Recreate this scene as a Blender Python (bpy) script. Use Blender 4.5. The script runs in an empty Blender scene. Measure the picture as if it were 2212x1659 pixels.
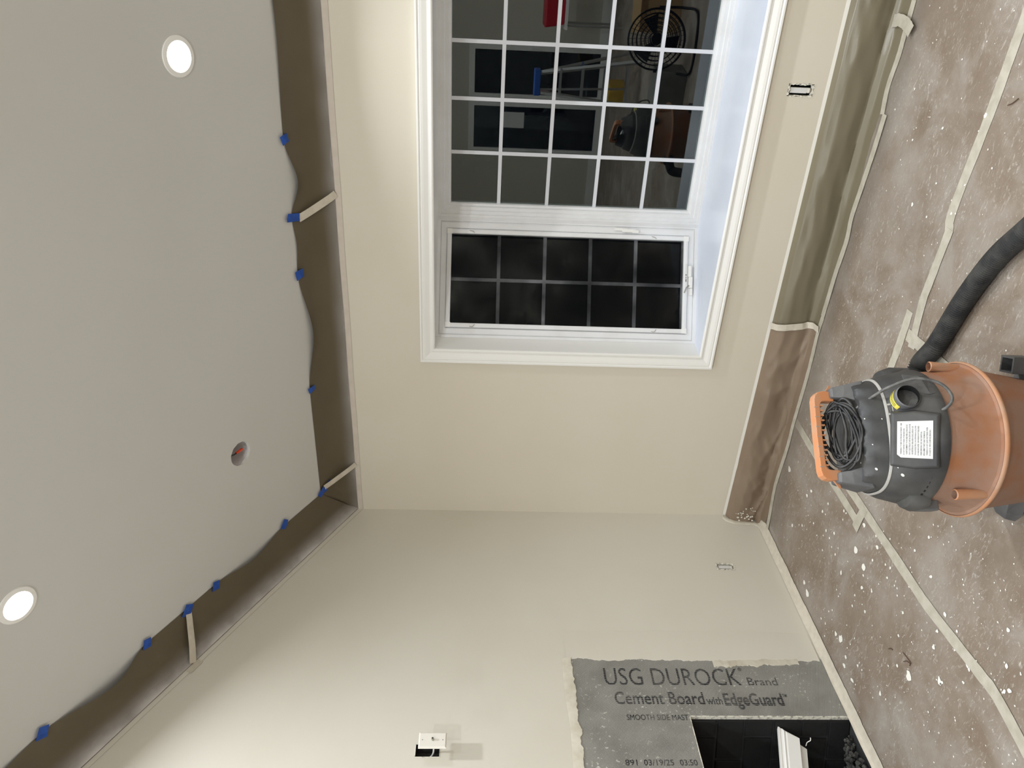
import bpy, bmesh, math, random
from mathutils import Vector, Matrix, noise as mnoise

random.seed(7)
SC = bpy.context.scene
COL = SC.collection

# ------------------------------------------------------------------ camera
# photo is a phone shot turned on its side: world up points to the picture's left
F_PX, YAW, PITCH, ROLL = 1618.02, -0.528885, -0.0478367, 0.0246987
CAM = Vector((2.9192, -3.4838, 1.7229))
_f0 = Vector((math.sin(YAW), math.cos(YAW), 0)); _r0 = Vector((math.cos(YAW), -math.sin(YAW), 0)); _u0 = Vector((0, 0, 1))
FWD = _f0 * math.cos(PITCH) + _u0 * math.sin(PITCH)
_up = -_f0 * math.sin(PITCH) + _u0 * math.cos(PITCH)
RIGHT = _r0 * math.cos(ROLL) + _up * math.sin(ROLL)
UP = -_r0 * math.sin(ROLL) + _up * math.cos(ROLL)
cam_d = bpy.data.cameras.new('camera'); cam = bpy.data.objects.new('camera', cam_d); COL.objects.link(cam)
cx, cy, cz = -UP, RIGHT, -FWD
cam.matrix_world = Matrix(((cx.x, cy.x, cz.x, CAM.x), (cx.y, cy.y, cz.y, CAM.y), (cx.z, cy.z, cz.z, CAM.z), (0, 0, 0, 1)))
cam_d.sensor_fit = 'HORIZONTAL'; cam_d.sensor_width = 36; cam_d.lens = F_PX / 2212 * 36
cam_d.clip_start = 0.02; cam_d.clip_end = 100
SC.camera = cam

def pix_ray(x, y):
    return RIGHT * ((1659 - y - 829.5) / F_PX) - UP * ((x - 1106) / F_PX) + FWD
def on_plane(x, y, ax, val):
    d = pix_ray(x, y); return CAM + d * ((val - CAM[ax]) / d[ax])
def fl(x, y, z=0.0): return on_plane(x, y, 2, z)
def sw(x, y, X=0.0): return on_plane(x, y, 0, X)
def ww(x, y, Y=0.0): return on_plane(x, y, 1, Y)
SL = 0.53                    # vault slope; ceiling z = 2.5 - SL*y  (y <= 0)
def ceil_z(y): return 2.5 - SL * y if y > -3.5 else 2.5 + SL * (7.0 + y)
def cl(x, y, off=0.0):
    d = pix_ray(x, y); t = (2.5 - off - SL * CAM.y - CAM.z) / (d.z + SL * d.y); return CAM + d * t

# ------------------------------------------------------------------ world, exposure
w = bpy.data.worlds.new('night'); SC.world = w; w.use_nodes = True
w.node_tree.nodes['Background'].inputs[0].default_value = (0.25, 0.35, 0.6, 1)
w.node_tree.nodes['Background'].inputs[1].default_value = 0.004
SC.view_settings.view_transform = 'Standard'; SC.view_settings.look = 'None'
SC.view_settings.gamma = 1.0; SC.view_settings.use_curve_mapping = False
SC.view_settings.exposure = 0.0
LAMP_W = 26.0                # each recessed LED

# ------------------------------------------------------------------ materials
def lin(c):
    return tuple((v / 255 / 12.92) if v / 255 <= 0.04045 else ((v / 255 + 0.055) / 1.055) ** 2.4 for v in c) + (1,)
def mat(name, c, rough=0.6, var=None, vscale=8.0, bump=0.0, bscale=200.0, metal=0.0, spec=None, detail=4, vlo=0.4, vhi=0.65):
    m = bpy.data.materials.new(name); m.use_nodes = True
    nt = m.node_tree; n = nt.nodes; l = nt.links; b = n['Principled BSDF']
    b.inputs['Base Color'].default_value = lin(c); b.inputs['Roughness'].default_value = rough; b.inputs['Metallic'].default_value = metal
    if spec is not None: b.inputs['Specular IOR Level'].default_value = spec
    tc = n.new('ShaderNodeTexCoord')
    if var:
        t = n.new('ShaderNodeTexNoise'); t.inputs['Scale'].default_value = vscale; t.inputs['Detail'].default_value = detail
        l.new(tc.outputs['Object'], t.inputs['Vector'])
        r = n.new('ShaderNodeValToRGB'); r.color_ramp.elements[0].position = vlo; r.color_ramp.elements[1].position = vhi
        r.color_ramp.elements[0].color = lin(c); r.color_ramp.elements[1].color = lin(var)
        l.new(t.outputs['Fac'], r.inputs[0]); l.new(r.outputs[0], b.inputs['Base Color'])
    if bump:
        t2 = n.new('ShaderNodeTexNoise'); t2.inputs['Scale'].default_value = bscale; t2.inputs['Detail'].default_value = 3
        l.new(tc.outputs['Object'], t2.inputs['Vector'])
        bp = n.new('ShaderNodeBump'); bp.inputs['Strength'].default_value = bump; bp.inputs['Distance'].default_value = 0.002
        l.new(t2.outputs['Fac'], bp.inputs['Height']); l.new(bp.outputs[0], b.inputs['Normal'])
    return m

M = {}
M['wall'] = mat('cream_wall_paint', (221, 214, 198), 0.55, (219, 211, 194), 1.5, 0.12, 350)
M['wall2'] = mat('side_wall_paint', (219, 214, 202), 0.55, (216, 210, 197), 1.3, 0.12, 350)
M['ceiling'] = mat('ceiling_paint', (208, 207, 204), 0.8, (205, 204, 200), 1.2, 0.08, 300)
M['white'] = mat('white_trim_paint', (243, 242, 238), 0.35)
M['vinyl'] = mat('white_vinyl', (238, 239, 241), 0.4, (230, 230, 230), 6)
M['seat'] = mat('bay_seat_laminate', (228, 233, 244), 0.3, (220, 226, 240), 3)
M['grille'] = mat('white_grille', (222, 224, 230), 0.4)
M['paper'] = mat('brown_masking_paper', (96, 86, 67), 0.5, (92, 82, 63), 5, 0.15, 40)
M['paper_base'] = mat('brown_paper_under_film', (122, 114, 94), 0.34, (116, 108, 88), 3, 0.15, 18)
M['paper_base2'] = mat('tan_paper_under_film', (138, 120, 102), 0.34, (130, 112, 94), 4, 0.15, 18)
M['tape'] = mat('cream_masking_tape', (208, 200, 184), 0.6, (198, 189, 173), 30, 0.3, 300)
M['tape_floor'] = mat('dusty_masking_tape', (186, 180, 166), 0.65, (172, 165, 150), 25, 0.3, 300)
M['tape_wall'] = mat('beige_wall_tape', (212, 202, 190), 0.6, (206, 196, 183), 20)
M['blue'] = mat('blue_painters_tape', (28, 82, 176), 0.6, (24, 70, 156), 40, 0.3, 300)
M['black'] = mat('black_void', (6, 6, 7), 0.8)
M['brick'] = mat('soot_black_brick', (15, 15, 16), 0.75, (9, 9, 10), 12, 0.4, 90)
M['mortar'] = mat('dark_mortar', (44, 44, 45), 0.9)
M['gravel'] = mat('dark_lava_gravel', (46, 45, 43), 0.85, (84, 82, 78), 40, 0.3, 120)
M['iron'] = mat('black_iron', (26, 26, 27), 0.5, metal=0.6)
M['mud'] = mat('joint_compound', (214, 208, 192), 0.8, (200, 192, 174), 14, 0.8, 60)
M['splat'] = mat('white_paint_drop', (236, 233, 224), 0.6)
M['orange'] = mat('dusty_orange_plastic', (154, 98, 60), 0.65, (150, 118, 100), 8, 0.1, 300, detail=9, vlo=0.30, vhi=0.54)
M['orange2'] = mat('orange_plastic', (196, 130, 86), 0.5, (184, 140, 110), 14, 0.1, 300)
M['bead'] = mat('dusty_orange_bead', (188, 134, 98), 0.5, (178, 142, 116), 12, 0.1, 300)
M['lid'] = mat('dusty_charcoal_plastic', (56, 56, 57), 0.5, (88, 87, 85), 7, 0.2, 400, detail=8, vlo=0.42, vhi=0.75)
M['lid2'] = mat('grey_plastic', (82, 83, 86), 0.5, (104, 104, 104), 9, 0.2, 300)
M['dust'] = mat('dusty_edge', (158, 155, 149), 0.8)
M['cable'] = mat('black_cable', (28, 28, 30), 0.4, (58, 57, 56), 30)
M['cable_g'] = mat('grey_dusty_cable', (100, 99, 96), 0.5, (66, 66, 66), 40)
M['hose'] = mat('black_hose', (52, 52, 53), 0.5, (74, 73, 71), 20)
M['label'] = mat('white_label', (222, 222, 220), 0.5)
M['yellow'] = mat('yellow_label', (238, 222, 96), 0.5)
M['ink'] = mat('black_ink', (22, 22, 24), 0.7)
M['silver'] = mat('brushed_metal', (176, 172, 162), 0.35, metal=0.9)
M['boxgrey'] = mat('dark_grey_box', (52, 50, 50), 0.6, (70, 68, 68), 20)
M['can'] = mat('galvanised_can', (226, 222, 222), 0.6)
M['redorange'] = mat('orange_connector', (232, 74, 32), 0.4)
M['plate'] = mat('white_plate_plastic', (236, 232, 222), 0.35)
M['rearwall'] = mat('rear_wall_paint', (208, 202, 188), 0.6)
M['alu'] = mat('aluminium', (190, 192, 194), 0.35, metal=0.8)
M['ladderblue'] = mat('blue_plastic', (36, 86, 170), 0.5)
M['red'] = mat('red_plastic', (186, 22, 40), 0.45)
M['cardboard'] = mat('cardboard', (176, 146, 104), 0.8, (164, 134, 94), 10)
M['greybox'] = mat('grey_carton', (120, 120, 112), 0.8, (106, 106, 98), 10)
M['ochre'] = mat('ochre_plastic', (196, 160, 62), 0.5)
M['rag'] = mat('white_rag', (224, 224, 222), 0.9)
M['twig'] = mat('brown_fibre', (82, 58, 40), 0.8)
M['cutedge'] = mat('raw_gypsum_edge', (232, 228, 214), 0.9, (120, 116, 106), 60, vlo=0.5, vhi=0.7)

def nodes(m): return m.node_tree.nodes, m.node_tree.links, m.node_tree.nodes['Principled BSDF']

def floor_mat():
    m = bpy.data.materials.new('dusty_builders_paper'); m.use_nodes = True
    n, l, b = nodes(m); tc = n.new('ShaderNodeTexCoord')
    def noise(scale, detail=6, rough=0.6, dist=0.0, vec=None):
        t = n.new('ShaderNodeTexNoise'); t.inputs['Scale'].default_value = scale; t.inputs['Detail'].default_value = detail
        t.inputs['Roughness'].default_value = rough; t.inputs['Distortion'].default_value = dist
        l.new(vec or tc.outputs['Object'], t.inputs['Vector']); return t.outputs['Fac']
    def ramp(x, a, c):
        r = n.new('ShaderNodeMapRange'); r.inputs['From Min'].default_value = a; r.inputs['From Max'].default_value = c
        l.new(x, r.inputs['Value']); return r.outputs[0]
    def mul(a, c):
        t = n.new('ShaderNodeMath'); t.operation = 'MULTIPLY'; l.new(a, t.inputs[0])
        if isinstance(c, float): t.inputs[1].default_value = c
        else: l.new(c, t.inputs[1])
        return t.outputs[0]
    def mix(f, a, c):
        x = n.new('ShaderNodeMix'); x.data_type = 'RGBA'; l.new(f, x.inputs[0])
        for s, v in ((x.inputs[6], a), (x.inputs[7], c)):
            if isinstance(v, tuple): s.default_value = v
            else: l.new(v, s)
        return x.outputs[2]
    base = mix(ramp(noise(5, 5), 0.35, 0.68), lin((128, 113, 98)), lin((142, 129, 116)))
    haze = mul(ramp(noise(2.6, 6, 0.62, 0.6), 0.44, 0.70), 0.75)
    c1 = mix(haze, base, lin((168, 162, 154)))
    sm = n.new('ShaderNodeMapping'); sm.inputs['Scale'].default_value = (1, 2.6, 1); sm.inputs['Rotation'].default_value = (0, 0, 0.6)
    l.new(tc.outputs['Object'], sm.inputs['Vector'])
    streak = mul(ramp(noise(17, 9, 0.74, 2.2, sm.outputs[0]), 0.55, 0.72), ramp(noise(3.4, 3), 0.33, 0.55))
    c2 = mix(mul(streak, 0.95), c1, lin((212, 206, 198)))
    speck = mul(ramp(noise(75, 4, 0.7), 0.63, 0.72), ramp(noise(6, 3), 0.4, 0.6))
    c3 = mix(mul(speck, 0.75), c2, lin((226, 221, 213)))
    vo = n.new('ShaderNodeTexVoronoi'); vo.inputs['Scale'].default_value = 26; vo.inputs['Randomness'].default_value = 1
    l.new(tc.outputs['Object'], vo.inputs['Vector'])
    dots = mul(ramp(vo.outputs['Distance'], 0.085, 0.065), ramp(noise(4.5, 2), 0.5, 0.52))
    c4 = mix(dots, c3, lin((232, 229, 222)))
    l.new(c4, b.inputs['Base Color']); b.inputs['Roughness'].default_value = 0.7
    b.inputs['Specular IOR Level'].default_value = 0.3
    bp = n.new('ShaderNodeBump'); bp.inputs['Strength'].default_value = 0.6; bp.inputs['Distance'].default_value = 0.006
    l.new(noise(22, 8, 0.75, 1.2), bp.inputs['Height']); l.new(bp.outputs[0], b.inputs['Normal'])
    return m
M['floor'] = floor_mat()

def board_mat():
    m = mat('grey_cement_board', (150, 148, 142), 0.85, (134, 132, 126), 7)
    n, l, b = nodes(m); tc = n.new('ShaderNodeTexCoord')
    hs = []
    for rot in (0.35, -1.2):
        mp = n.new('ShaderNodeMapping'); mp.inputs['Rotation'].default_value = (rot, 0, 0); l.new(tc.outputs['Object'], mp.inputs['Vector'])
        wv = n.new('ShaderNodeTexWave'); wv.bands_direction = 'Y'; wv.inputs['Scale'].default_value = 62; wv.inputs['Distortion'].default_value = 0.6
        l.new(mp.outputs[0], wv.inputs['Vector']); hs.append(wv.outputs['Fac'])
    ad = n.new('ShaderNodeMath'); l.new(hs[0], ad.inputs[0]); l.new(hs[1], ad.inputs[1])
    bp = n.new('ShaderNodeBump'); bp.inputs['Strength'].default_value = 0.5; bp.inputs['Distance'].default_value = 0.002
    l.new(ad.outputs[0], bp.inputs['Height']); l.new(bp.outputs[0], b.inputs['Normal'])
    return m
M['board'] = board_mat()
def board_dust(m):
    n, l, b = nodes(m); tc = n.new('ShaderNodeTexCoord'); src = b.inputs['Base Color'].links[0].from_socket; fs = []
    for sc_, lo, hi in ((70, .62, .68), (4, .46, .6)):
        t = n.new('ShaderNodeTexNoise'); t.inputs['Scale'].default_value = sc_; t.inputs['Detail'].default_value = 4; l.new(tc.outputs['Object'], t.inputs['Vector'])
        r_ = n.new('ShaderNodeMapRange'); r_.inputs['From Min'].default_value = lo; r_.inputs['From Max'].default_value = hi; l.new(t.outputs['Fac'], r_.inputs['Value']); fs.append(r_.outputs[0])
    mu = n.new('ShaderNodeMath'); mu.operation = 'MULTIPLY'; l.new(fs[0], mu.inputs[0]); l.new(fs[1], mu.inputs[1])
    mx = n.new('ShaderNodeMix'); mx.data_type = 'RGBA'; l.new(mu.outputs[0], mx.inputs[0]); l.new(src, mx.inputs[6]); mx.inputs[7].default_value = lin((206, 203, 196)); l.new(mx.outputs[2], b.inputs['Base Color'])
board_dust(M['board'])

def print_mat(lo=0.25):        # dot-jet lettering: rows of ink with the board showing between
    m = bpy.data.materials.new('jet_printed_ink'); m.use_nodes = True
    n, l, b = nodes(m); out = n['Material Output']
    b.inputs['Base Color'].default_value = lin((36, 35, 38)); b.inputs['Roughness'].default_value = 0.9
    tc = n.new('ShaderNodeTexCoord'); wv = n.new('ShaderNodeTexWave'); wv.bands_direction = 'Y'; wv.inputs['Scale'].default_value = 34
    wv.inputs['Distortion'].default_value = 1.2; wv.inputs['Detail Scale'].default_value = 6
    l.new(tc.outputs['Object'], wv.inputs['Vector'])
    ns = n.new('ShaderNodeTexNoise'); ns.inputs['Scale'].default_value = 9; l.new(tc.outputs['Object'], ns.inputs['Vector'])
    r = n.new('ShaderNodeMapRange'); r.inputs['From Min'].default_value = 0.25; r.inputs['From Max'].default_value = 0.45; r.inputs['To Min'].default_value = lo
    l.new(wv.outputs['Fac'], r.inputs['Value'])
    r2 = n.new('ShaderNodeMapRange'); r2.inputs['From Min'].default_value = 0.62; r2.inputs['From Max'].default_value = 0.4; r2.inputs['To Min'].default_value = 0.6
    l.new(ns.outputs['Fac'], r2.inputs['Value'])
    mu = n.new('ShaderNodeMath'); mu.operation = 'MULTIPLY'; l.new(r.outputs[0], mu.inputs[0]); l.new(r2.outputs[0], mu.inputs[1])
    tr = n.new('ShaderNodeBsdfTransparent'); mx = n.new('ShaderNodeMixShader')
    l.new(mu.outputs[0], mx.inputs[0]); l.new(tr.outputs[0], mx.inputs[1]); l.new(b.outputs[0], mx.inputs[2]); l.new(mx.outputs[0], out.inputs[0])
    return m
M['print'] = print_mat(); M['print_small'] = print_mat(0.75)

def glass_mat(name, refl, tint):
    m = bpy.data.materials.new(name); m.use_nodes = True
    n = m.node_tree.nodes; l = m.node_tree.links; out = n['Material Output']; n.remove(n['Principled BSDF'])
    g = n.new('ShaderNodeBsdfGlossy'); g.inputs['Roughness'].default_value = 0.0; g.inputs['Color'].default_value = tint
    tr = n.new('ShaderNodeBsdfTransparent'); tr.inputs['Color'].default_value = (0.8, 0.84, 0.84, 1)
    lw = n.new('ShaderNodeLayerWeight'); lw.inputs['Blend'].default_value = 0.25
    mr = n.new('ShaderNodeMapRange'); mr.inputs['To Min'].default_value = refl; mr.inputs['To Max'].default_value = 1.0
    l.new(lw.outputs['Fresnel'], mr.inputs['Value'])
    mx = n.new('ShaderNodeMixShader'); l.new(mr.outputs[0], mx.inputs[0]); l.new(tr.outputs[0], mx.inputs[1]); l.new(g.outputs[0], mx.inputs[2])
    l.new(mx.outputs[0], out.inputs[0]); return m
M['glass'] = glass_mat('double_glazing', 0.05, (0.92, 0.96, 0.95, 1))
M['glass_dark'] = glass_mat('door_glazing', 0.05, (0.8, 0.88, 1, 1))

def film_mat(name, op, c, rough):
    m = bpy.data.materials.new(name); m.use_nodes = True
    n, l, b = nodes(m); out = n['Material Output']
    b.inputs['Base Color'].default_value = lin(c); b.inputs['Roughness'].default_value = rough
    tr = n.new('ShaderNodeBsdfTransparent'); mx = n.new('ShaderNodeMixShader'); mx.inputs[0].default_value = op
    tc = n.new('ShaderNodeTexCoord'); ns = n.new('ShaderNodeTexNoise'); ns.inputs['Scale'].default_value = 6; ns.inputs['Detail'].default_value = 5
    l.new(tc.outputs['Object'], ns.inputs['Vector'])
    mr = n.new('ShaderNodeMapRange'); mr.inputs['From Min'].default_value = 0.3; mr.inputs['From Max'].default_value = 0.7
    mr.inputs['To Min'].default_value = op * 0.6; mr.inputs['To Max'].default_value = min(1, op * 1.4)
    l.new(ns.outputs['Fac'], mr.inputs['Value']); l.new(mr.outputs[0], mx.inputs[0])
    bp = n.new('ShaderNodeBump'); bp.inputs['Strength'].default_value = 0.5; bp.inputs['Distance'].default_value = 0.01
    l.new(ns.outputs['Fac'], bp.inputs['Height']); l.new(bp.outputs[0], b.inputs['Normal'])
    l.new(tr.outputs[0], mx.inputs[1]); l.new(b.outputs[0], mx.inputs[2]); l.new(mx.outputs[0], out.inputs[0]); return m
def fade_film():
    m = film_mat('wrinkled_clear_film', 0.5, (206, 201, 198), 0.22); n, l, b = nodes(m)
    at = n.new('ShaderNodeAttribute'); at.attribute_name = 'fade'
    mx = [x for x in n if x.type == 'MIX_SHADER'][0]; src = mx.inputs[0].links[0].from_socket
    mu = n.new('ShaderNodeMath'); mu.operation = 'MULTIPLY'; l.new(src, mu.inputs[0]); l.new(at.outputs['Fac'], mu.inputs[1]); l.new(mu.outputs[0], mx.inputs[0]); return m
M['film_fade'] = fade_film()
M['film_floor'] = fade_film()
M['film_floor'].node_tree.nodes['Principled BSDF'].inputs['Base Color'].default_value = lin((156, 146, 134))
M['film'] = film_mat('clear_masking_film', 0.5, (188, 180, 170), 0.28)
M['screen'] = film_mat('insect_screen_mesh', 0.42, (10, 11, 13), 0.9); M['screen'].node_tree.nodes['Principled BSDF'].inputs['Specular IOR Level'].default_value = 0.05

def emit_mat(name, c, s):
    m = bpy.data.materials.new(name); m.use_nodes = True
    n, l, b = nodes(m); b.inputs['Emission Color'].default_value = c; b.inputs['Emission Strength'].default_value = s
    b.inputs['Base Color'].default_value = (1, 1, 1, 1); return m
M['led'] = emit_mat('led_lens', (1, 0.99, 0.97, 1), 12.0)

# ------------------------------------------------------------------ mesh helpers
class MB:
    def __init__(s): s.v = []; s.f = []
    def add(s, vs, fs):
        o = len(s.v); s.v += [tuple(p) for p in vs]; s.f += [tuple(i + o for i in f) for f in fs]; return s
    def box(s, x0, x1, y0, y1, z0, z1):
        vs = [(x, y, z) for x in (x0, x1) for y in (y0, y1) for z in (z0, z1)]
        return s.add(vs, [(0, 1, 3, 2), (4, 6, 7, 5), (0, 4, 5, 1), (2, 3, 7, 6), (0, 2, 6, 4), (1, 5, 7, 3)])
    def bar(s, a, b, w, h, up=(0, 0, 1)):
        a = Vector(a); b = Vector(b); d = (b - a).normalized(); u = Vector(up)
        sx = d.cross(u); sx = sx.normalized() if sx.length > 1e-5 else d.cross(Vector((1, 0, 0))).normalized()
        u = sx.cross(d)
        vs = [p + sx * (i * w / 2) + u * (j * h / 2) for p in (a, b) for i in (-1, 1) for j in (-1, 1)]
        return s.add(vs, [(0, 1, 3, 2), (4, 6, 7, 5), (0, 4, 5, 1), (2, 3, 7, 6), (0, 2, 6, 4), (1, 5, 7, 3)])
    def loft(s, rings, close=True, cap=True):
        n = len(rings[0]); o = len(s.v)
        for r in rings: s.v += [tuple(p) for p in r]
        for i in range(len(rings) - 1):
            for j in range(n if close else n - 1):
                k = (j + 1) % n
                s.f.append((o + i * n + j, o + i * n + k, o + (i + 1) * n + k, o + (i + 1) * n + j))
        if cap:
            s.f.append(tuple(o + j for j in reversed(range(n)))); s.f.append(tuple(o + (len(rings) - 1) * n + j for j in range(n)))
        return s
    def tube(s, pts, r, n=10, cap=True):
        pts = [Vector(p) for p in pts]; rings = []; nrm = None
        for i, p in enumerate(pts):
            t = (pts[min(i + 1, len(pts) - 1)] - pts[max(i - 1, 0)]).normalized()
            if nrm is None:
                nrm = t.orthogonal().normalized()
            nrm = (nrm - t * nrm.dot(t)).normalized(); bn = t.cross(nrm)
            rr = r[i] if isinstance(r, (list, tuple)) else r
            rings.append([p + nrm * (rr * math.cos(2 * math.pi * k / n)) + bn * (rr * math.sin(2 * math.pi * k / n)) for k in range(n)])
        return s.loft(rings, True, cap)
    def lathe(s, prof, n=32, c=(0, 0, 0), cap=True):
        return s.loft([[(c[0] + r * math.cos(2 * math.pi * k / n), c[1] + r * math.sin(2 * math.pi * k / n), c[2] + z) for k in range(n)] for r, z in prof], True, cap)
    def prism(s, poly, off):
        off = Vector(off); a = [Vector(p) for p in poly]; return s.loft([a, [p + off for p in a]])
    def grid(s, fn, nu, nv):
        o = len(s.v)
        for i in range(nu + 1):
            for j in range(nv + 1): s.v.append(tuple(fn(i / nu, j / nv)))
        for i in range(nu):
            for j in range(nv):
                a = o + i * (nv + 1) + j; s.f.append((a, a + nv + 1, a + nv + 2, a + 1))
        return s
    def build(s, name, m, parent=None, smooth=None, bevel=0.0, mats=None):
        me = bpy.data.meshes.new(name); me.from_pydata(s.v, [], s.f)
        bm = bmesh.new(); bm.from_mesh(me); bmesh.ops.recalc_face_normals(bm, faces=bm.faces); bm.to_mesh(me); bm.free()
        me.materials.append(M[m] if isinstance(m, str) else m)
        if smooth:
            me.shade_smooth(); me.set_sharp_from_angle(angle=math.radians(smooth))
        o = bpy.data.objects.new(name, me); COL.objects.link(o)
        if bevel:
            bv = o.modifiers.new('bevel', 'BEVEL'); bv.width = bevel; bv.segments = 2; bv.limit_method = 'ANGLE'; bv.angle_limit = 0.6
        if parent is not None:
            o.parent = parent
            if parent.type == 'EMPTY' and not parent.get('_local'):
                o.matrix_parent_inverse = Matrix.Translation(-parent.location)
        return o

def tag(o, label, cat, group=None, kind=None):
    o['label'] = label; o['category'] = cat
    if group: o['group'] = group
    if kind: o['kind'] = kind
    return o
def structure(o, label=None):
    o['kind'] = 'structure'
    if label: o['label'] = label
    return o
def empty(name, loc, local=False, rz=0.0):
    o = bpy.data.objects.new(name, None); COL.objects.link(o); o.location = loc; o.rotation_euler = (0, 0, rz); o.empty_display_size = 0.1
    if local: o['_local'] = 1
    return o
def spline(ctrl, n=12):
    P = [Vector(p) for p in ctrl]; P = [P[0] * 2 - P[1]] + P + [P[-1] * 2 - P[-2]]; out = []
    for i in range(1, len(P) - 2):
        for k in range(n):
            t = k / n; a, b, c, d = P[i - 1:i + 3]
            out.append(0.5 * ((2 * b) + (c - a) * t + (2 * a - 5 * b + 4 * c - d) * t * t + (3 * b - a - 3 * c + d) * t ** 3))
    out.append(P[-2]); return out
def rect_holes(u0, u1, v0, v1, holes):
    us = sorted({u0, u1, *[h[0] for h in holes], *[h[1] for h in holes]}); vs = sorted({v0, v1, *[h[2] for h in holes], *[h[3] for h in holes]})
    for i in range(len(us) - 1):
        for j in range(len(vs) - 1):
            a, b, c, d = us[i], us[i + 1], vs[j], vs[j + 1]; mu, mv = (a + b) / 2, (c + d) / 2
            if not any(h[0] < mu < h[1] and h[2] < mv < h[3] for h in holes): yield a, b, c, d

# ------------------------------------------------------------------ room shell
XR, YB, XL2, YJ = 5.1, -7.0, -1.6, -4.0
SEAT, HEAD = 0.545, 1.945
WX0, WX1 = 1.09, 3.95                      # bay opening in the wall
HOLE_W = (2.401, 2.453, 0.262, 0.376)      # outlet hole under the bay
HOLE_S = (-0.466, -0.414, 0.264, 0.366)    # outlet hole, fireplace wall
HOLE_C = (-1.574, -1.519, 1.838, 1.938)    # cable box hole, fireplace wall
FB = (-2.34, -1.382, 0.0, 0.737)           # firebox opening

fl_m = MB(); fl_m.add([(XL2, YB, 0), (XR, YB, 0), (XR, 0, 0), (XL2, 0, 0)], [(0, 1, 2, 3)])
fl_m.add([(XL2, YB, -0.05), (XR, YB, -0.05), (XR, 0, -0.05), (XL2, 0, -0.05)], [(0, 3, 2, 1)])
structure(fl_m.build('floor', 'floor'), 'floor covered in dusty brown builders paper')

wf = MB()
for a, b, c, d in rect_holes(0, XR, 0, 2.5, [(WX0, WX1, SEAT, HEAD), HOLE_W]):
    wf.add([(a, 0, c), (b, 0, c), (b, 0, d), (a, 0, d)], [(0, 1, 2, 3)])
structure(wf.build('wall_front', 'wall'), 'cream painted wall around the bay window')
wl = MB()
for a, b, c, d in rect_holes(YJ, 0, 0, 2.5, [HOLE_S, HOLE_C, FB]):
    wl.add([(0, a, c), (0, b, c), (0, b, d), (0, a, d)], [(0, 1, 2, 3)])
wl.add([(0, 0, 2.5), (0, YJ, 2.5), (0, YJ, ceil_z(YJ)), (0, -3.5, ceil_z(-3.5))], [(0, 1, 2, 3)])
wl.add([(0, YJ, 0), (XL2, YJ, 0), (XL2, YJ, ceil_z(YJ)), (0, YJ, ceil_z(YJ))], [(0, 1, 2, 3)])
wl.add([(XL2, YJ, 0), (XL2, YB, 0), (XL2, YB, 2.5), (XL2, YJ, ceil_z(YJ))], [(0, 1, 2, 3)])
structure(wl.build('wall_left', 'wall2'), 'cream painted wall around the fireplace under the sloping ceiling')
wr = MB(); wr.add([(XR, 0, 0), (XR, YB, 0), (XR, YB, 2.5), (XR, -3.5, ceil_z(-3.5)), (XR, 0, 2.5)], [(0, 1, 2, 3, 4)])
structure(wr.build('wall_right', 'rearwall'))
DRS = [(0.30, 0.95, 0.05, 1.88), (1.06, 1.70, 0.05, 1.88)]
wb = MB()
for a, b, c, d in rect_holes(XL2, XR, 0, 2.5, DRS): wb.add([(a, YB, c), (b, YB, c), (b, YB, d), (a, YB, d)], [(0, 1, 2, 3)])
structure(wb.build('wall_back', 'rearwall'))
# vaulted ceiling with the cut hole for a missing light
HX, HY, HR = 0.816, -0.592, 0.06
cm = MB(); cs = math.cos(math.atan(SL))
def C3(x, y, off=0.0): return (x, y, ceil_z(y) - off)
q = 0.12
for a, b, c, d in rect_holes(XL2, XR, -3.5, 0, [(HX - q, HX + q, HY - q, HY + q)]):
    cm.add([C3(a, c), C3(b, c), C3(b, d), C3(a, d)], [(0, 1, 2, 3)])
N = 48
def sq(t):
    c_, s_ = math.cos(t), math.sin(t); k = q / max(abs(c_), abs(s_)); return C3(HX + c_ * k, HY + s_ * k)
ring_o = [sq(2 * math.pi * k / N) for k in range(N)]
hr = [HR * (1 + 0.012 * math.sin(5 * k) + 0.008 * math.sin(11 * k)) for k in range(N)]
ring_i = [C3(HX + hr[k] * math.cos(2 * math.pi * k / N), HY + hr[k] * cs * math.sin(2 * math.pi * k / N)) for k in range(N)]
ring_t = [(p[0], p[1] , p[2] + 0.012) for p in ring_i]
cm.loft([ring_o, ring_i, ring_t], True, False)
cm.add([(XL2, YB, 2.5), (XR, YB, 2.5), (XR, -3.5, ceil_z(-3.5)), (XL2, -3.5, ceil_z(-3.5))], [(0, 1, 2, 3)])
structure(cm.build('ceiling', 'ceiling'), 'sloping off-white vaulted ceiling')

# rear patio doors: seen mirrored in the bay window
for i, (a, b, c, d) in enumerate(DRS):
    dr = empty('door_%d' % (i + 1), ((a + b) / 2, YB, 0)); structure(dr, 'white framed glass door on the rear wall')
    fr = MB()
    for (x0, x1, z0, z1) in ((a - .05, a + .03, 0, d + .05), (b - .03, b + .05, 0, d + .05), (a + .03, b - .03, d - .03, d + .05), (a + .03, b - .03, 0, c + .03)):
        fr.box(x0, x1, YB - .02, YB + .03, z0, z1)
    fr.build('frame', 'white', dr)
    MB().box(a + .03, b - .03, YB - .012, YB - .006, c + .03, d - .03).build('pane', 'glass_dark', dr)
    MB().tube(spline([(b - .015 if i else a + .015, YB + .03, .92), (b - .015 if i else a + .015, YB + .07, .94), (b - .015 if i else a + .015, YB + .07, 1.06), (b - .015 if i else a + .015, YB + .03, 1.08)], 5), .008, 8).build('handle', 'white', dr)
bb = MB(); bb.box(XL2, .25, YB, YB + .015, 0, .12); bb.box(1.75, XR, YB, YB + .015, 0, .12)
structure(bb.build('baseboard_back', 'white'))
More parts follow.
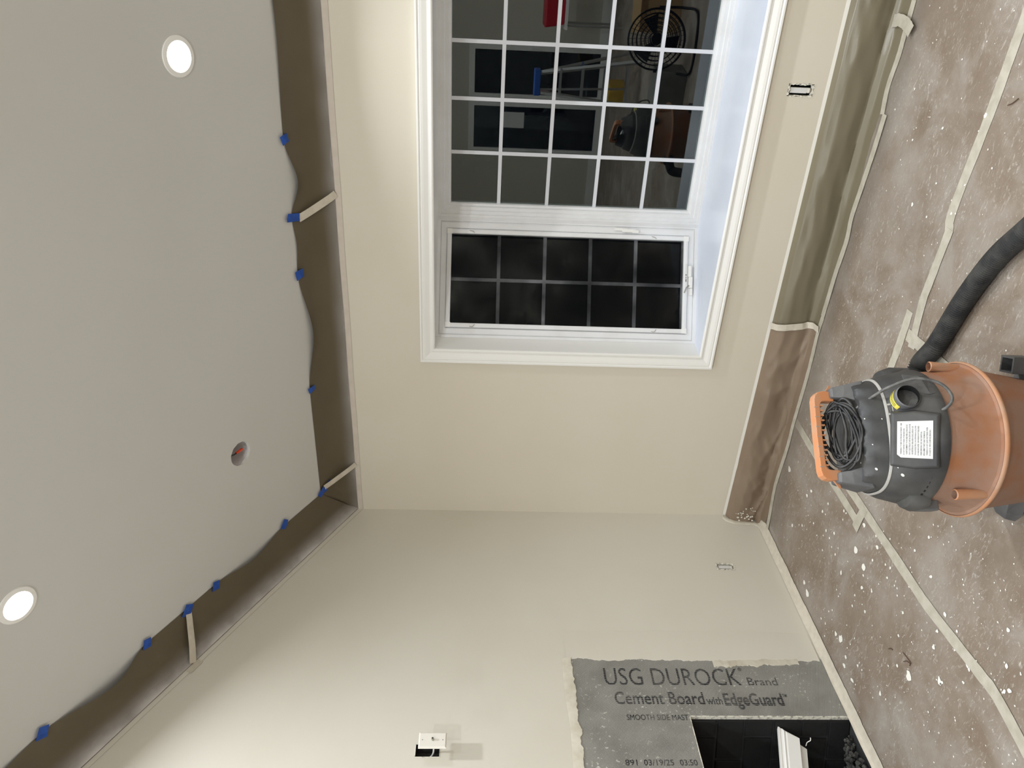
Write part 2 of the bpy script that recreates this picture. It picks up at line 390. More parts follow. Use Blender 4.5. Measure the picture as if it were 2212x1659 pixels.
tag(MB().box(.62, .84, YB - .004, YB + .001, 1.12, 1.42).build('paper_sheet', 'rag'), 'blank white paper sheet taped to the glass door', 'paper')

# ------------------------------------------------------------------ bay window
win = structure(empty('window_1', (2.52, 0, SEAT)), 'white bay window with a gridded picture pane between angled casements')
prof = [(0, 0), (0, .012), (.006, .016), (.012, .016), (.016, .012), (.024, .012), (.045, .019), (.056, .021), (.060, .017), (.066, .024), (.074, .024), (.074, 0)]
ox0, ox1, oz0, oz1 = 1.017, 4.023, .469, 2.017
ix0, ix1, iz0, iz1 = ox0 + .074, ox1 - .074, oz0 + .074, oz1 - .074
def casing(corner_fn):
    rings = [[corner_fn(e, t, h) for t, h in prof] for e in (0, 1)]
    return MB().loft(rings)
for fn in (lambda e, t, h: ((ix0 - t) if not e else (ix1 + t), -h, iz1 + t), lambda e, t, h: ((ix0 - t) if not e else (ix1 + t), -h, iz0 - t),
           lambda e, t, h: (ix0 - t, -h, (iz0 - t) if not e else (iz1 + t)), lambda e, t, h: (ix1 + t, -h, (iz0 - t) if not e else (iz1 + t))):
    casing(fn).build('casing', 'white', win)
plan = [(1.085, -.007), (1.085, .13), (1.68, .52), (3.36, .52), (3.955, .13), (3.955, -.007)]
MB().prism([(x, y, SEAT - .03) for x, y in plan], (0, 0, .03)).build('seat_board', 'seat', win)
MB().prism([(x, y, HEAD) for x, y in plan], (0, 0, .03)).build('head_board', 'white', win)
for sgn in (0, 1):
    fx = (lambda x: 5.04 - x) if sgn else (lambda x: x)
    MB().add([(fx(x), y, z) for z in (SEAT, HEAD) for x, y in ((1.075, -.007), (1.092, -.007), (1.106, .105), (1.075, .13))],
             [(0, 1, 2, 3), (7, 6, 5, 4), (0, 4, 5, 1), (1, 5, 6, 2), (2, 6, 7, 3), (3, 7, 4, 0)]).build('side_jamb', 'white', win)
class Plane:
    def __init__(s, ox, oy, deg, flip=False):
        s.o = Vector((ox, oy, 0)); s.e = Vector((math.cos(math.radians(deg)), math.sin(math.radians(deg)), 0)); s.n = Vector((s.e.y, -s.e.x, 0)); s.flip = flip
    def P(s, a, z, d=0.0):
        p = s.o + s.e * a + s.n * d; return (5.04 - p.x if s.flip else p.x, p.y, z)
def loop_bars(pl, a0, a1, z0, z1, steps):
    """mitred rectangular frame; steps = [(inset, depth)...] profile from outside edge to inside edge"""
    mb = MB(); rings = []
    for k, (i, d) in enumerate(steps):
        rings.append([pl.P(a0 + i, z0 + i, d), pl.P(a1 - i, z0 + i, d), pl.P(a1 - i, z1 - i, d), pl.P(a0 + i, z1 - i, d)])
    return mb.loft(rings, True, False)
def pbox(pl, a0, a1, z0, z1, d0, d1, mb=None):
    mb = mb or MB(); vs = [pl.P(a, z, d) for a in (a0, a1) for z in (z0, z1) for d in (d0, d1)]
    return mb.add(vs, [(0, 1, 3, 2), (4, 6, 7, 5), (0, 4, 5, 1), (2, 3, 7, 6), (0, 2, 6, 4), (1, 5, 7, 3)])
# picture unit
pp = Plane(1.668, .44, 0)
PW = 1.704
ps = loop_bars(pp, 0, PW, SEAT, HEAD, [(0, -.06), (0, .035), (.012, .035), (.013, .028), (.03, .028), (.034, .02), (.05, .02), (.054, .008), (.064, .006), (.066, -.012), (.066, -.04)]).build('picture_sash', 'vinyl', win)
gx0, gx1, gz0, gz1 = .066, PW - .066, SEAT + .054, HEAD - .064
MB_g = pbox(pp, .06, PW - .06, SEAT + .05, HEAD - .05, -.018, -.012); MB_g.build('pane', 'glass', ps)
for k in range(1, 6):
    a = .066 + (PW - .132) * k / 6; pbox(pp, a - .009, a + .009, SEAT + .06, HEAD - .06, -.0115, -.005).build('muntin', 'grille', ps)
for k in range(1, 5):
    z = SEAT + .06 + (HEAD - SEAT - .122) * k / 5; pbox(pp, .06, PW - .06, z - .009, z + .009, -.011, -.0045).build('muntin', 'grille', ps)
# casement units (left one in view)
for flip in (False, True):
    pc = Plane(1.105, .10, 30, flip)
    cfm = loop_bars(pc, 0, .635, SEAT, HEAD, [(0, -.09), (0, .002), (.014, .002), (.016, -.008), (.03, -.008), (.03, -.07)]).build('casement_frame', 'vinyl', win)
    cs_ = loop_bars(pc, .02, .613, SEAT + .018, HEAD - .018, [(0, -.05), (0, -.004), (.028, -.004), (.034, -.012), (.05, -.014), (.056, -.03), (.056, -.055)]).build('casement_sash', 'vinyl', win)
    loop_bars(pc, .055, .578, SEAT + .05, HEAD - .05, [(0, -.01), (0, .004), (.006, .006), (.016, .006), (.022, .004), (.024, -.012)]).build('screen_frame', 'vinyl', cs_)
    for (a, z) in ((.055, SEAT + .05), (.055, HEAD - .075), (.553, SEAT + .05), (.553, HEAD - .075)):
        pbox(pc, a - .001, a + .026, z - .001, z + .026, -.002, .0075).build('corner_key', 'white', cs_)
    pbox(pc, .07, .565, SEAT + .065, HEAD - .065, -.0085, -.008).build('insect_screen', 'screen', cs_)
    pbox(pc, .07, .565, SEAT + .065, HEAD - .065, -.05, -.044).build('pane', 'glass', cs_)
    am = .316; pbox(pc, am - .009, am + .009, SEAT + .065, HEAD - .065, -.043, -.036).build('muntin', 'grille', cs_)
    for k in range(1, 5):
        z = SEAT + .08 + (HEAD - SEAT - .16) * k / 5; pbox(pc, .07, .565, z - .009, z + .009, -.0425, -.0355).build('muntin', 'grille', cs_)
    # lock lever on the mullion side
    lk = pbox(pc, .597, .612, .93, 1.0, -.004, .008); pbox(pc, .588, .606, .885, .96, .008, .018, lk); pbox(pc, .584, .6, .87, .905, .014, .022, lk)
    lk.build('lock_lever', 'white', cs_, bevel=.002)
    ck = pbox(pc, .26, .30, SEAT + .022, SEAT + .04, -.004, .012); pbox(pc, .3, .36, SEAT + .026, SEAT + .046, -.004, .022, ck); pbox(pc, .36, .42, SEAT + .03, SEAT + .048, .0, .014, ck)
    ck.build('crank_cover', 'white', cs_, bevel=.003)
    MB().tube([pc.P(.312, SEAT + .045, .02), pc.P(.3, SEAT + .06, .022), pc.P(.272, SEAT + .072, .026)], .0035, 8).build('crank_stud', 'silver', cs_)
    st = pbox(pc, .33, .43, SEAT + .055, SEAT + .063, .004, .0072).build('sticker', 'label', cs_)
    for k in range(9):
        pbox(pc, .335 + k * .0105, .335 + k * .0105 + .004 + .004 * (k % 3 == 0), SEAT + .057, SEAT + .0615, .0072, .0074).build('print_mark', 'ink', st) if k < 4 else None
    for (a, z, dz) in ((.572, 1.78, -.03), (.572, .80, -.03), (.062, 1.77, .03), (.062, .79, .03)):
        MB().tube(spline([pc.P(a, z, .004), pc.P(a - .004, z - abs(dz) * .6, .009), pc.P(a - .012 if dz < 0 else a + .01, z - abs(dz), .006)], 4), .0014, 6).build('screen_clip', 'silver', cs_)
    mb = MB(); o = pc.P(.630, 0, 0); x1 = 5.04 - 1.672 if flip else 1.672
    qd = [(o[0], o[1] - .004), (x1, .405), (x1, .48), (o[0], o[1] + .06)]
    mb.prism([(x, y, SEAT) for x, y in qd], (0, 0, HEAD - SEAT)).build('mullion', 'vinyl', win)

# ------------------------------------------------------------------ fireplace: cement board, firebox
bd = MB(); BY0, BY1, BZ = -2.66, -1.07, 1.252
for a, b, c, d in rect_holes(BY0, BY1, 0.002, BZ, [FB]): bd.add([(.004, a, c), (.004, b, c), (.004, b, d), (.004, a, d)], [(0, 1, 2, 3)])
for a, b, c, d in ((BY0, BY0, 0, BZ), (BY1, BY1, 0, BZ)): bd.add([(-.012, a, c), (.004, a, c), (.004, a, d), (-.012, a, d)], [(0, 1, 2, 3)])
bd.add([(-.012, BY0, BZ), (.004, BY0, BZ), (.004, BY1, BZ), (-.012, BY1, BZ)], [(0, 1, 2, 3)])
fp = structure(empty('trim_1', (0, -1.86, 0)), 'fireplace surround of bare grey cement board with a black brick firebox')
board = bd.build('cement_board', 'board', fp); board['label'] = 'grey woven cement board with printed lettering'
ce = MB()                                   # chalky cut edge round the opening
pts = [(FB[1], 0.0), (FB[1], FB[3]), (FB[0], FB[3]), (FB[0], 0.0)]
for k in range(3):
    (ya, za), (yb, zb) = pts[k], pts[k + 1]; nn = 40
    for i in range(nn):
        t0, t1 = i / nn, (i + 1) / nn; w_ = .001 + .003 * random.random()
        p0 = Vector((0, ya + (yb - ya) * t0, za + (zb - za) * t0)); p1 = Vector((0, ya + (yb - ya) * t1, za + (zb - za) * t1))
        outv = Vector((0, 0, 1)) if k == 1 else Vector((0, 1 if k == 0 else -1, 0))
        a4 = [p0 - outv * .001 + Vector((.0045, 0, 0)), p1 - outv * .001 + Vector((.0045, 0, 0)), p1 + outv * w_ + Vector((.0045, 0, 0)), p0 + outv * w_ + Vector((.0045, 0, 0))]
        ce.add(a4 + [v - Vector((.03, 0, 0)) for v in a4[:2]], [(0, 1, 2, 3), (0, 4, 5, 1)])
ce.build('cut_edge', 'cutedge', fp)
def wall_text(txt, y_base, z0, z1, cap, name, m='print', bold=0.0, off=.0052):
    cu = bpy.data.curves.new(name, 'FONT'); cu.body = txt; cu.offset = bold; cu.resolution_u = 3
    ob = bpy.data.objects.new(name, cu); COL.objects.link(ob); dg = bpy.context.evaluated_depsgraph_get(); dg.update()
    me = bpy.data.meshes.new_from_object(ob.evaluated_get(dg)); bpy.data.objects.remove(ob)
    xs = [v.co.x for v in me.vertices]; x0, x1 = min(xs), max(xs); capref = 0.695
    for v in me.vertices:
        t = (v.co.x - x0) / (x1 - x0); v.co = Vector((off, y_base + v.co.y / capref * cap, z0 + (z1 - z0) * t))
    me.name = name; me.materials.clear(); me.materials.append(M[m])
    o = bpy.data.objects.new(name, me); COL.objects.link(o); return o
for txt, yb_, z0, z1, cap, bold in (('USG DUROCK', -1.221, 1.094, .452, .094, -.004), ('\u00ae', -1.14, .449, .432, .018, 0), ('Brand', -1.220, .422, .282, .043, 0),
                              ('Cement Board', -1.322, 1.062, .652, .064, .012), ('with', -1.323, .644, .570, .04, .012), ('EdgeGuard', -1.325, .562, .287, .062, .026), ('TM', -1.282, .283, .262, .016, .02),
                              ('SMOOTH SIDE MAST', -1.402, 1.022, .747, .027, 0), ('891', -1.614, 1.063, 1.012, .026, .006), ('03/19/25', -1.614, .984, .858, .026, .006), ('03:50', -1.614, .832, .758, .026, .006)):
    o = wall_text(txt, yb_, z0, z1, cap, 'lettering', 'print_small' if cap < .03 else 'print', bold=bold); o.parent = board
    o['label'] = 'printed lettering reading ' + txt.replace('\u00ae', 'registered mark')
# screw dimples
for yy, zz in ((-1.302, .60), (-1.448, .925), (-1.305, .02 + .05), (-1.60, 1.2)):
    MB().lathe([(.0055, 0), (.006, .001), (.003, .0012)], 10).build('screw_head', 'dust', board).matrix_local = Matrix.Translation((.004, yy, zz)) @ Matrix.Rotation(math.pi / 2, 4, 'Y')
# firebox walls: backing + individual bricks on the splayed side in view
TH = math.radians(22); DEP = .46
def fbp(s, z, d=0.0, side=1):
    x = -.018 - s * math.cos(TH) + d * math.sin(TH) * 1; y = -1.384 - s * math.sin(TH) - d * math.cos(TH)
    return (x, y if side > 0 else FB[0] + FB[1] - y, z)
fbk = MB(); zt = .9
for sd in (1, -1):
    fbk.add([fbp(-.01, 0, 0, sd), fbp(DEP, 0, 0, sd), fbp(DEP, zt, 0, sd), fbp(-.01, zt, 0, sd)], [(0, 1, 2, 3)])
e1, e2 = fbp(DEP, 0, 0, 1), fbp(DEP, 0, 0, -1)
fbk.add([e1, e2, (e2[0], e2[1], zt), (e1[0], e1[1], zt)], [(0, 1, 2, 3)])
fbk.add([(.0, FB[0], zt), (.0, FB[1], zt), (e1[0], e1[1], zt), (e2[0], e2[1], zt)], [(0, 1, 2, 3)])
fbk.add([(-.012, FB[0], FB[3]), (-.012, FB[1], FB[3]), (-.012, FB[1], zt), (-.012, FB[0], zt)], [(0, 1, 2, 3)])
fbk.add([(.0, FB[0], .003), (.0, FB[1], .003), (e1[0], e1[1], .003), (e2[0], e2[1], .003)], [(0, 1, 2, 3)])
fbk.build('firebox_lining', 'mortar', fp)
CZ = [-.02, .104, .229, .355, .487, .613, .737, .86]
J = .004
for sd in (1, -1):
    for r in range(7):
        xs = [0.0, .08, .30, DEP] if r % 2 else [0.0, .19, .41, DEP]
        for k in range(len(xs) - 1):
            if xs[k + 1] - xs[k] < .03: continue
            a0, a1, z0, z1 = xs[k] + J * (k > 0), xs[k + 1] - J, max(.006, CZ[r] + J), CZ[r + 1] - J
            pr = .009 + .002 * random.random(); bb_ = .004
            base = [fbp(a, z, -.001, sd) for a, z in ((a0, z0), (a1, z0), (a1, z1), (a0, z1))]; top = [fbp(a, z, pr, sd) for a, z in ((a0 + bb_, z0 + bb_), (a1 - bb_, z0 + bb_), (a1 - bb_, z1 - bb_), (a0 + bb_, z1 - bb_))]
            MB().loft([base, top]).build('brick', 'brick', fp)
yb0, yb1 = e2[1], e1[1]
for r in range(7):
    n_ = 3; L = (yb1 - yb0) / n_; offs = [yb0 + L * k for k in range(n_ + 1)] if r % 2 else [yb0, yb0 + L / 2] + [yb0 + L * (k + .5) for k in range(1, n_)] + [yb1]
    for k in range(len(offs) - 1):
        y0, y1, z0, z1 = offs[k] + J, offs[k + 1] - J, max(.006, CZ[r] + J), CZ[r + 1] - J; X = e1[0]
        MB().loft([[(X - .001, y, z) for y, z in ((y0, z0), (y1, z0), (y1, z1), (y0, z1))], [(X + .01, y, z) for y, z in ((y0 + .004, z0 + .004), (y1 - .004, z0 + .004), (y1 - .004, z1 - .004), (y0 + .004, z1 - .004))]]).build('brick', 'brick', fp)
# gravel bed
gv = MB()
def stone(c, r):
    vs = []; 
    base = [(1, 0, 0), (-1, 0, 0), (0, 1, 0), (0, -1, 0), (0, 0, 1), (0, 0, -1), (.6, .6, .6), (-.6, .6, .6), (.6, -.6, .6), (-.6, -.6, .6), (.6, .6, -.6), (-.6, .6, -.6), (.6, -.6, -.6), (-.6, -.6, -.6)]
    vs = [Vector(b) * r * random.uniform(.75, 1.1) + Vector(c) for b in base]
    fs = [(4, 6, 8), (4, 8, 9), (4, 9, 7), (4, 7, 6), (5, 12, 10), (5, 13, 12), (5, 11, 13), (5, 10, 11), (0, 6, 10), (0, 10, 12), (0, 12, 8), (0, 8, 6), (1, 7, 9), (1, 9, 13), (1, 13, 11), (1, 11, 7), (2, 6, 7), (2, 7, 11), (2, 11, 10), (2, 10, 6), (3, 8, 12), (3, 12, 13), (3, 13, 9), (3, 9, 8)]
    gv.add(vs, fs)
for k in range(900):
    s_ = random.random() ** .8 * .26; y = random.uniform(-1.42 - s_ * .45, -2.0)
    if y < -2.28: continue
    h = .055 * max(0, 1 - s_ / .27) * (1.0 if y > -1.75 else .5)
    x = -.03 - s_ + .0
    stone((x, y, .008 + random.random() * h), random.uniform(.006, .012))
tag(gv.build('gravel', 'gravel'), 'dark crushed stone heaped on the firebox floor by the opening', 'gravel', kind='stuff')
# trim offcuts wedged across the firebox
def trim_piece(y0, z0, y1, z1, x, wd, jag, name, label, m='white', th=.014):
    a = Vector((x, y0, z0)); b = Vector((x - .03, y1, z1)); d = (b - a).normalized(); dn = Vector((0, d.z, -d.y)); dn = dn if dn.z < 0 else -dn
    pr = [(0, 0), (0, th), (.1, th), (.12, th * .8), (.22, th * .95), (.28, th * 1.15), (.36, th * .75), (.42, th), (1, th * .7), (1, 0)]
    rings = [[a + d * (jag * (.3 + t * 1.1 + (.25 if t in (.28, .42) else 0))) + dn * (t * wd) + Vector((h, 0, 0)) for t, h in pr], [b + dn * (t * wd) + Vector((h, 0, 0)) for t, h in pr]]
    o = MB().loft(rings).build(name, m); return tag(o, label, 'trim')
trim_piece(-1.392, .335, -2.29, .57, -.052, .092, .03, 'trim_offcut', 'moulded white trim offcut wedged across the black firebox')
trim_piece(-1.447, .262, -2.26, .49, -.085, .045, .02, 'trim_offcut', 'narrow plain white offcut behind the moulded one in the firebox')
sv = MB(); sv.tube(spline([(-.062, -1.48, .232), (-.058, -1.466, .222), (-.05, -1.462, .208), (-.045, -1.452, .205)], 5), [.002] * 16, 6)
tag(sv.build('wood_shaving', 'white'), 'thin curled white shaving hanging below the offcuts', 'shaving')
gr = tag(empty('fire_grate', (-.22, -1.82, 0)), 'black iron log grate sitting on the gravel', 'grate')
for k in range(5):
    y = -1.62 - k * .1; MB().tube(spline([(-.06, y, .10), (-.07, y, .06), (-.2, y, .05), (-.36, y, .05), (-.38, y, .1)], 6), .008, 8).build('bar', 'iron', gr)
for x in (-.1, -.34):
    MB().tube([(x, -1.60, .042), (x, -2.05, .042)], .007, 8).build('cross_bar', 'iron', gr)
    for y in (-1.66, -1.98): MB().tube([(x, y, .042), (x, y, .0)], .007, 8).build('leg', 'iron', gr)
# plaster patches feathered over the board edges
def ragged(p0, p1, inner, outer, amp_i, amp_o, n, th, name, label, seed, m='mud', ny=(0, 1, 0), lift=.0045):
    """strip between p0 and p1 in the fireplace wall plane; 'ny' is the across direction"""
    mb = MB(); p0 = Vector(p0); p1 = Vector(p1); A = Vector(ny); rows = []
    for i in range(n + 1):
        t = i / n; c = p0.lerp(p1, t)
        a = inner + amp_i * (mnoise.noise(Vector((t * 9, seed, 0))) + .5 * mnoise.noise(Vector((t * 31, seed, 3))) + .3 * mnoise.noise(Vector((t * 97, seed, 3))))
        b = outer + amp_o * (mnoise.noise(Vector((t * 6, seed + 9, 0))))
        h = th * (.7 + .5 * mnoise.noise(Vector((t * 20, seed, 7))))
        rows.append([c + A * a + Vector((lift - .002, 0, 0)), c + A * (a + .002) + Vector((lift + h, 0, 0)), c + A * ((a + b) / 2) + Vector((lift + h * .6, 0, 0)), c + A * b + Vector((.0008, 0, 0))])
    mb.loft(rows, False, False); return tag(mb.build(name, m, smooth=50), label, 'plaster')
ragged((0, -1.07, 1.262), (0, -1.07, .03), -.012, .17, .014, .03, 180, .001, 'joint_compound', 'thin cream plaster feathered over the upright edge of the cement board', 1, 'wall2')
ragged((0, -1.09, .56), (0, -1.075, .14), -.028, .03, .016, .012, 60, .004, 'joint_compound', 'rough crusty plaster patch on the upright board edge near the floor', 4, 'mud')
ragged((0, -1.07, BZ), (0, -2.66, BZ), -.018, .03, .02, .015, 200, .004, 'joint_compound', 'crumbly white plaster bead along the top edge of the cement board', 7, 'mud', (0, 0, 1))

# ------------------------------------------------------------------ electrical boxes in the walls
def outlet(name, label, P, w_, h_, rag=0.0):
    """P(a,z,d): a across, d out of the wall"""
    e = empty(name, P(0, -h_ / 2, 0)); tag(e, label, 'outlet')
    def bx(a0, a1, z0, z1, d0, d1):
        vs = [P(a, z, d) for a in (a0, a1) for z in (z0, z1) for d in (d0, d1)]
        return MB().add(vs, [(0, 1, 3, 2), (4, 6, 7, 5), (0, 4, 5, 1), (2, 3, 7, 6), (0, 2, 6, 4), (1, 5, 7, 3)])
    W, H = w_ / 2, h_ / 2
    rc = MB(); o4 = [(-W, -H), (W, -H), (W, H), (-W, H)]
    rc.loft([[P(a, z, .001) for a, z in o4], [P(a * .98, z * .98, -.05) for a, z in o4]], True, False); rc.add([P(a * .98, z * .98, -.05) for a, z in o4], [(0, 1, 2, 3)])
    rc.build('box', 'black', e)
    rg = MB(); rr = []
    per = []
    for (a0, z0), (a1, z1) in zip(o4, o4[1:] + o4[:1]):
        for i in range(14): per.append((a0 + (a1 - a0) * i / 14, z0 + (z1 - z0) * i / 14))
    outr = [P(a * 1.03 + random.uniform(-rag, rag) * 1.6 + math.copysign(.001, a), z * 1.03 + random.uniform(-rag, rag) * 1.6 + math.copysign(.001, z), .0012) for a, z in per]
    inr = [P(a * .9 + random.uniform(-rag, rag), z * .9 + random.uniform(-rag, rag), .002) for a, z in per]
    inb = [P(a * .88, z * .9, -.02) for a, z in per]
    rg.loft([outr, inr, inb], True, False).build('mud_ring', 'cutedge', e)
    bx(-W * .46, W * .42, -H * .8, H * .78, -.016, -.004).build('receptacle', 'plate', e, bevel=.003)
    bx(-W * .5, W * .40, -H * .5, H * .84, -.005, -.003).build('dust_cover', 'label', e)
    for s_ in (-1, 1): bx(-.006, .006, s_ * H * .9 - .006, s_ * H * .9 + .006, -.006, -.001).build('mounting_tab', 'silver', e)
    return e
outlet('wall_outlet', 'uncovered outlet box below the bay window', lambda a, z, d: (2.427 + a, -d, .319 + z), .05, .112, .003)
outlet('wall_outlet', 'uncovered outlet box low on the wall beside the fireplace', lambda a, z, d: (d, -.44 + a, .315 + z), .05, .1, .002)
# cable box and dangling plate
cb = tag(empty('cable_box', (0, -1.546, 1.84)), 'open dark cable box cut into the wall behind the hanging plate', 'wall box')
bxm = MB(); o4 = [(HOLE_C[0], HOLE_C[2]), (HOLE_C[1], HOLE_C[2]), (HOLE_C[1], HOLE_C[3]), (HOLE_C[0], HOLE_C[3])]
bxm.loft([[(.0005, a, z) for a, z in o4], [(-.06, a, z) for a, z in o4]], True, False); bxm.add([(-.06, a, z) for a, z in o4], [(0, 1, 2, 3)])
bxm.build('box', 'boxgrey', cb)
rim = MB(); rim.loft([[(.001, y + sy * .003, z + sz * .003) for (y, z), (sy, sz) in zip(o4, ((-1, -1), (1, -1), (1, 1), (-1, 1)))], [(.0016, y, z) for y, z in o4], [(-.004, y, z) for y, z in o4]], True, False)
rim.build('rim', 'cutedge', cb)
for z in (HOLE_C[2] + .002, HOLE_C[3] - .002): MB().lathe([(.0065, -.003), (.0065, .001)], 12, (0, 0, 0)).build('mounting_tab', 'label', cb).matrix_local = Matrix.Translation((0, -1.546, z)) @ Matrix.Translation(Vector((0, 1.546, -1.84)) * 0) @ Matrix.Rotation(math.pi / 2, 4, 'Y')
pl_c = Vector((.075, -1.55, 1.866))
wp = tag(empty('wall_plate', pl_c), 'white coax wall plate dangling off the wall on its cable', 'wall plate')
W, H = .035, .0575
def pr_(a, z, d): return (pl_c.x + d, pl_c.y + a, pl_c.z + z)
MB().loft([[pr_(a * W, z * H, -.004) for a, z in ((-1, -1), (1, -1), (1, 1), (-1, 1))], [pr_(a * W, z * H, -.001) for a, z in ((-1, -1), (1, -1), (1, 1), (-1, 1))],
           [pr_(a * (W - .005), z * (H - .005), .004) for a, z in ((-1, -1), (1, -1), (1, 1), (-1, 1))]]).build('plate', 'plate', wp)
MB().tube([pr_(0, 0, .003), pr_(0, 0, .016)], .0048, 14).build('coax_connector', 'silver', wp)
MB().tube([pr_(0, 0, .0155), pr_(0, 0, .0165)], .003, 10).build('connector_hole', 'black', wp)
for z in (-.042, .042): MB().tube([pr_(0, z, .0035), pr_(0, z, .0045)], .0026, 10).build('screw_hole', 'dust', wp)
MB().tube(spline([pr_(0, 0, -.004), pr_(-.001, .004, -.03), (.02, -1.552, 1.862), (-.02, -1.556, 1.87), (-.05, -1.56, 1.905)], 8), .0034, 8).build('coax_cable', 'label', wp)

# ------------------------------------------------------------------ recessed lights
nrm = Vector((0, -SL, -1)).normalized()
def disc_ring(c, r, off, n=40, N_=nrm):
    u = Vector((1, 0, 0)); v = N_.cross(u); return [Vector(c) + u * (r * math.cos(2 * math.pi * k / n)) + v * (r * math.sin(2 * math.pi * k / n)) + N_ * off for k in range(n)]
def downlight(x, y, label, k=1.25):
    N_ = nrm if y > -3.5 else Vector((0, SL, -1)).normalized()
    c = Vector((x, y, ceil_z(y))); e = tag(empty('ceiling_light', c), label, 'ceiling light', 'recessed lights')
    MB().loft([disc_ring(c, .070, 0, N_=N_), disc_ring(c, .068, .004, N_=N_), disc_ring(c, .053, .006, N_=N_), disc_ring(c, .051, .003, N_=N_)], True, False).build('trim_ring', 'white', e, smooth=40)
    MB().loft([disc_ring(c, .0515, .002, N_=N_), disc_ring(c, .036, .0035, N_=N_)], True, True).build('lens', 'led', e)
    ld = bpy.data.lights.new('led', 'AREA'); ld.shape = 'DISK'; ld.size = .096; ld.energy = LAMP_W * k; ld.color = (.955, 1.0, 1.035); ld.spread = math.radians(152)
    lo = bpy.data.objects.new('led', ld); COL.objects.link(lo); lo.location = c + N_ * .008
    lo.rotation_euler = N_.to_track_quat('-Z', 'Y').to_euler()
    lo.parent = e; lo.matrix_parent_inverse = Matrix.Translation(-c)
downlight(2.529, -.576, 'lit recessed ceiling light above the picture window', .8)
downlight(.834, -1.548, 'lit recessed ceiling light above the fireplace wall plate', .62)
for x, y, lb in ((.83, -3.3, 'recessed light near the ridge on the fireplace side'), (2.53, -2.5, 'recessed light up the slope behind the one over the picture window'), (4.2, -.58, 'recessed light over the far end of the bay window'), (4.2, -2.5, 'recessed light up the slope by the right wall'),
                 (.83, -5.4, 'recessed light over the glass doors'), (2.53, -4.6, 'recessed light over the step ladder, past the ridge'), (4.2, -5.2, 'recessed light past the ridge by the right wall')):
    downlight(x, y, lb)
# empty can
can = tag(empty('empty_light_hole', (HX, HY, ceil_z(HY))), 'round ceiling cutout with a loose wire, no lamp fitted', 'light hole')
MB().loft([disc_ring((HX, HY, ceil_z(HY)), r, -o, 32) for r, o in ((.064, .006), (.066, .02), (.066, .11))], True, False).build('can', 'can', can, smooth=40)
MB().add(disc_ring((HX, HY, ceil_z(HY)), .066, -.11, 32), [tuple(range(32))]).build('can_top', 'can', can)
c0 = Vector((HX, HY, ceil_z(HY)))
MB().tube(spline([c0 + Vector((.03, -.045, .05)), c0 + Vector((.01, -.03, .035)), c0 + Vector((0, -.01, .028)), c0 + Vector((.0, .006, .02))], 6), .0035, 8).build('wire', 'cable', can)
MB().tube([c0 + Vector((0, .002, .022)), c0 + Vector((0, .038, .004))], .006, 8).build('wire_connector', 'redorange', can)

# ------------------------------------------------------------------ masking paper round the ceiling
def smooth_noise(x, y, s): return mnoise.noise(Vector((x, y, s)))
anch_w = [(.245, 0), (.9, 0), (1.22, .052), (1.545, 0), (1.68, .012), (1.81, 0), (1.97, .05), (2.16, 0), (2.6, .018), (3.2, 0), (4.0, .03), (XR, 0)]
anch_s = [(.16, 0), (.415, 0), (.64, .035), (.84, 0), (.993, 0), (1.192, 0), (1.38, .055), (1.623, 0), (1.9, .03), (2.3, 0), (3.0, .03), (3.48, 0)]
def interp(tab, x):
    for (a, va), (b, vb) in zip(tab, tab[1:]):
        if x <= b:
            t = max(0, (x - a) / (b - a)); t = t * t * (3 - 2 * t); return va + (vb - va) * t
    return tab[-1][1]
def cw(a, t):      # window-wall sheet: a along (0..1), t from wall edge (0) to ceiling edge (1)
    xs_ = max(.002, 2 * t * (1 - t) * .045 + t * t * .226 - .012); x = xs_ + a * (XR - xs_); p0 = Vector((x, -.002, 2.40)); p2 = Vector((x, -.147, ceil_z(-.147) - .002)); p1 = Vector((x, -.012, 2.51))
    p = p0 * (1 - t) ** 2 + p1 * 2 * t * (1 - t) + p2 * t * t
    wr_ = .006 * math.sin(math.pi * min(1, t * 1.1)) * (smooth_noise(x * 4, t * 2, 1) + .5 * smooth_noise(x * 16, t * 3, 2))
    p += Vector((0, -.6, -.8)) * wr_ * .8
    s = interp(anch_w, x) * t ** 3
    return p + Vector((0, .55, -.75)) * s
def cs_side(a, t):
    ys_ = .002 + 2 * t * (1 - t) * .012 + t * t * .145; y = -(ys_ + a * (3.48 - ys_)); zc = ceil_z(y)
    p0 = Vector((.002, y, zc - .10)); p2 = Vector((.226, y, zc - .002)); p1 = Vector((.045, y, zc - .03))
    p = p0 * (1 - t) ** 2 + p1 * 2 * t * (1 - t) + p2 * t * t
    wr_ = .007 * math.sin(math.pi * min(1, t * 1.1)) * (smooth_noise(y * 4, t * 2, 5) + .6 * smooth_noise(y * 13 + t * 6, t * 2, 6))
    p += Vector((.5, 0, -.8)) * wr_
    s = interp(anch_s, -y) * t ** 3
    return p + Vector((-.6, 0, -.7)) * s
tag(MB().grid(cw, 260, 14).build('masking_paper', 'paper', smooth=60), 'brown masking paper strip between the ceiling and the window wall', 'masking paper', 'ceiling masking paper')
tag(MB().grid(cs_side, 220, 14).build('masking_paper', 'paper', smooth=60), 'brown masking paper strip climbing the sloping top of the fireplace wall', 'masking paper', 'ceiling masking paper')
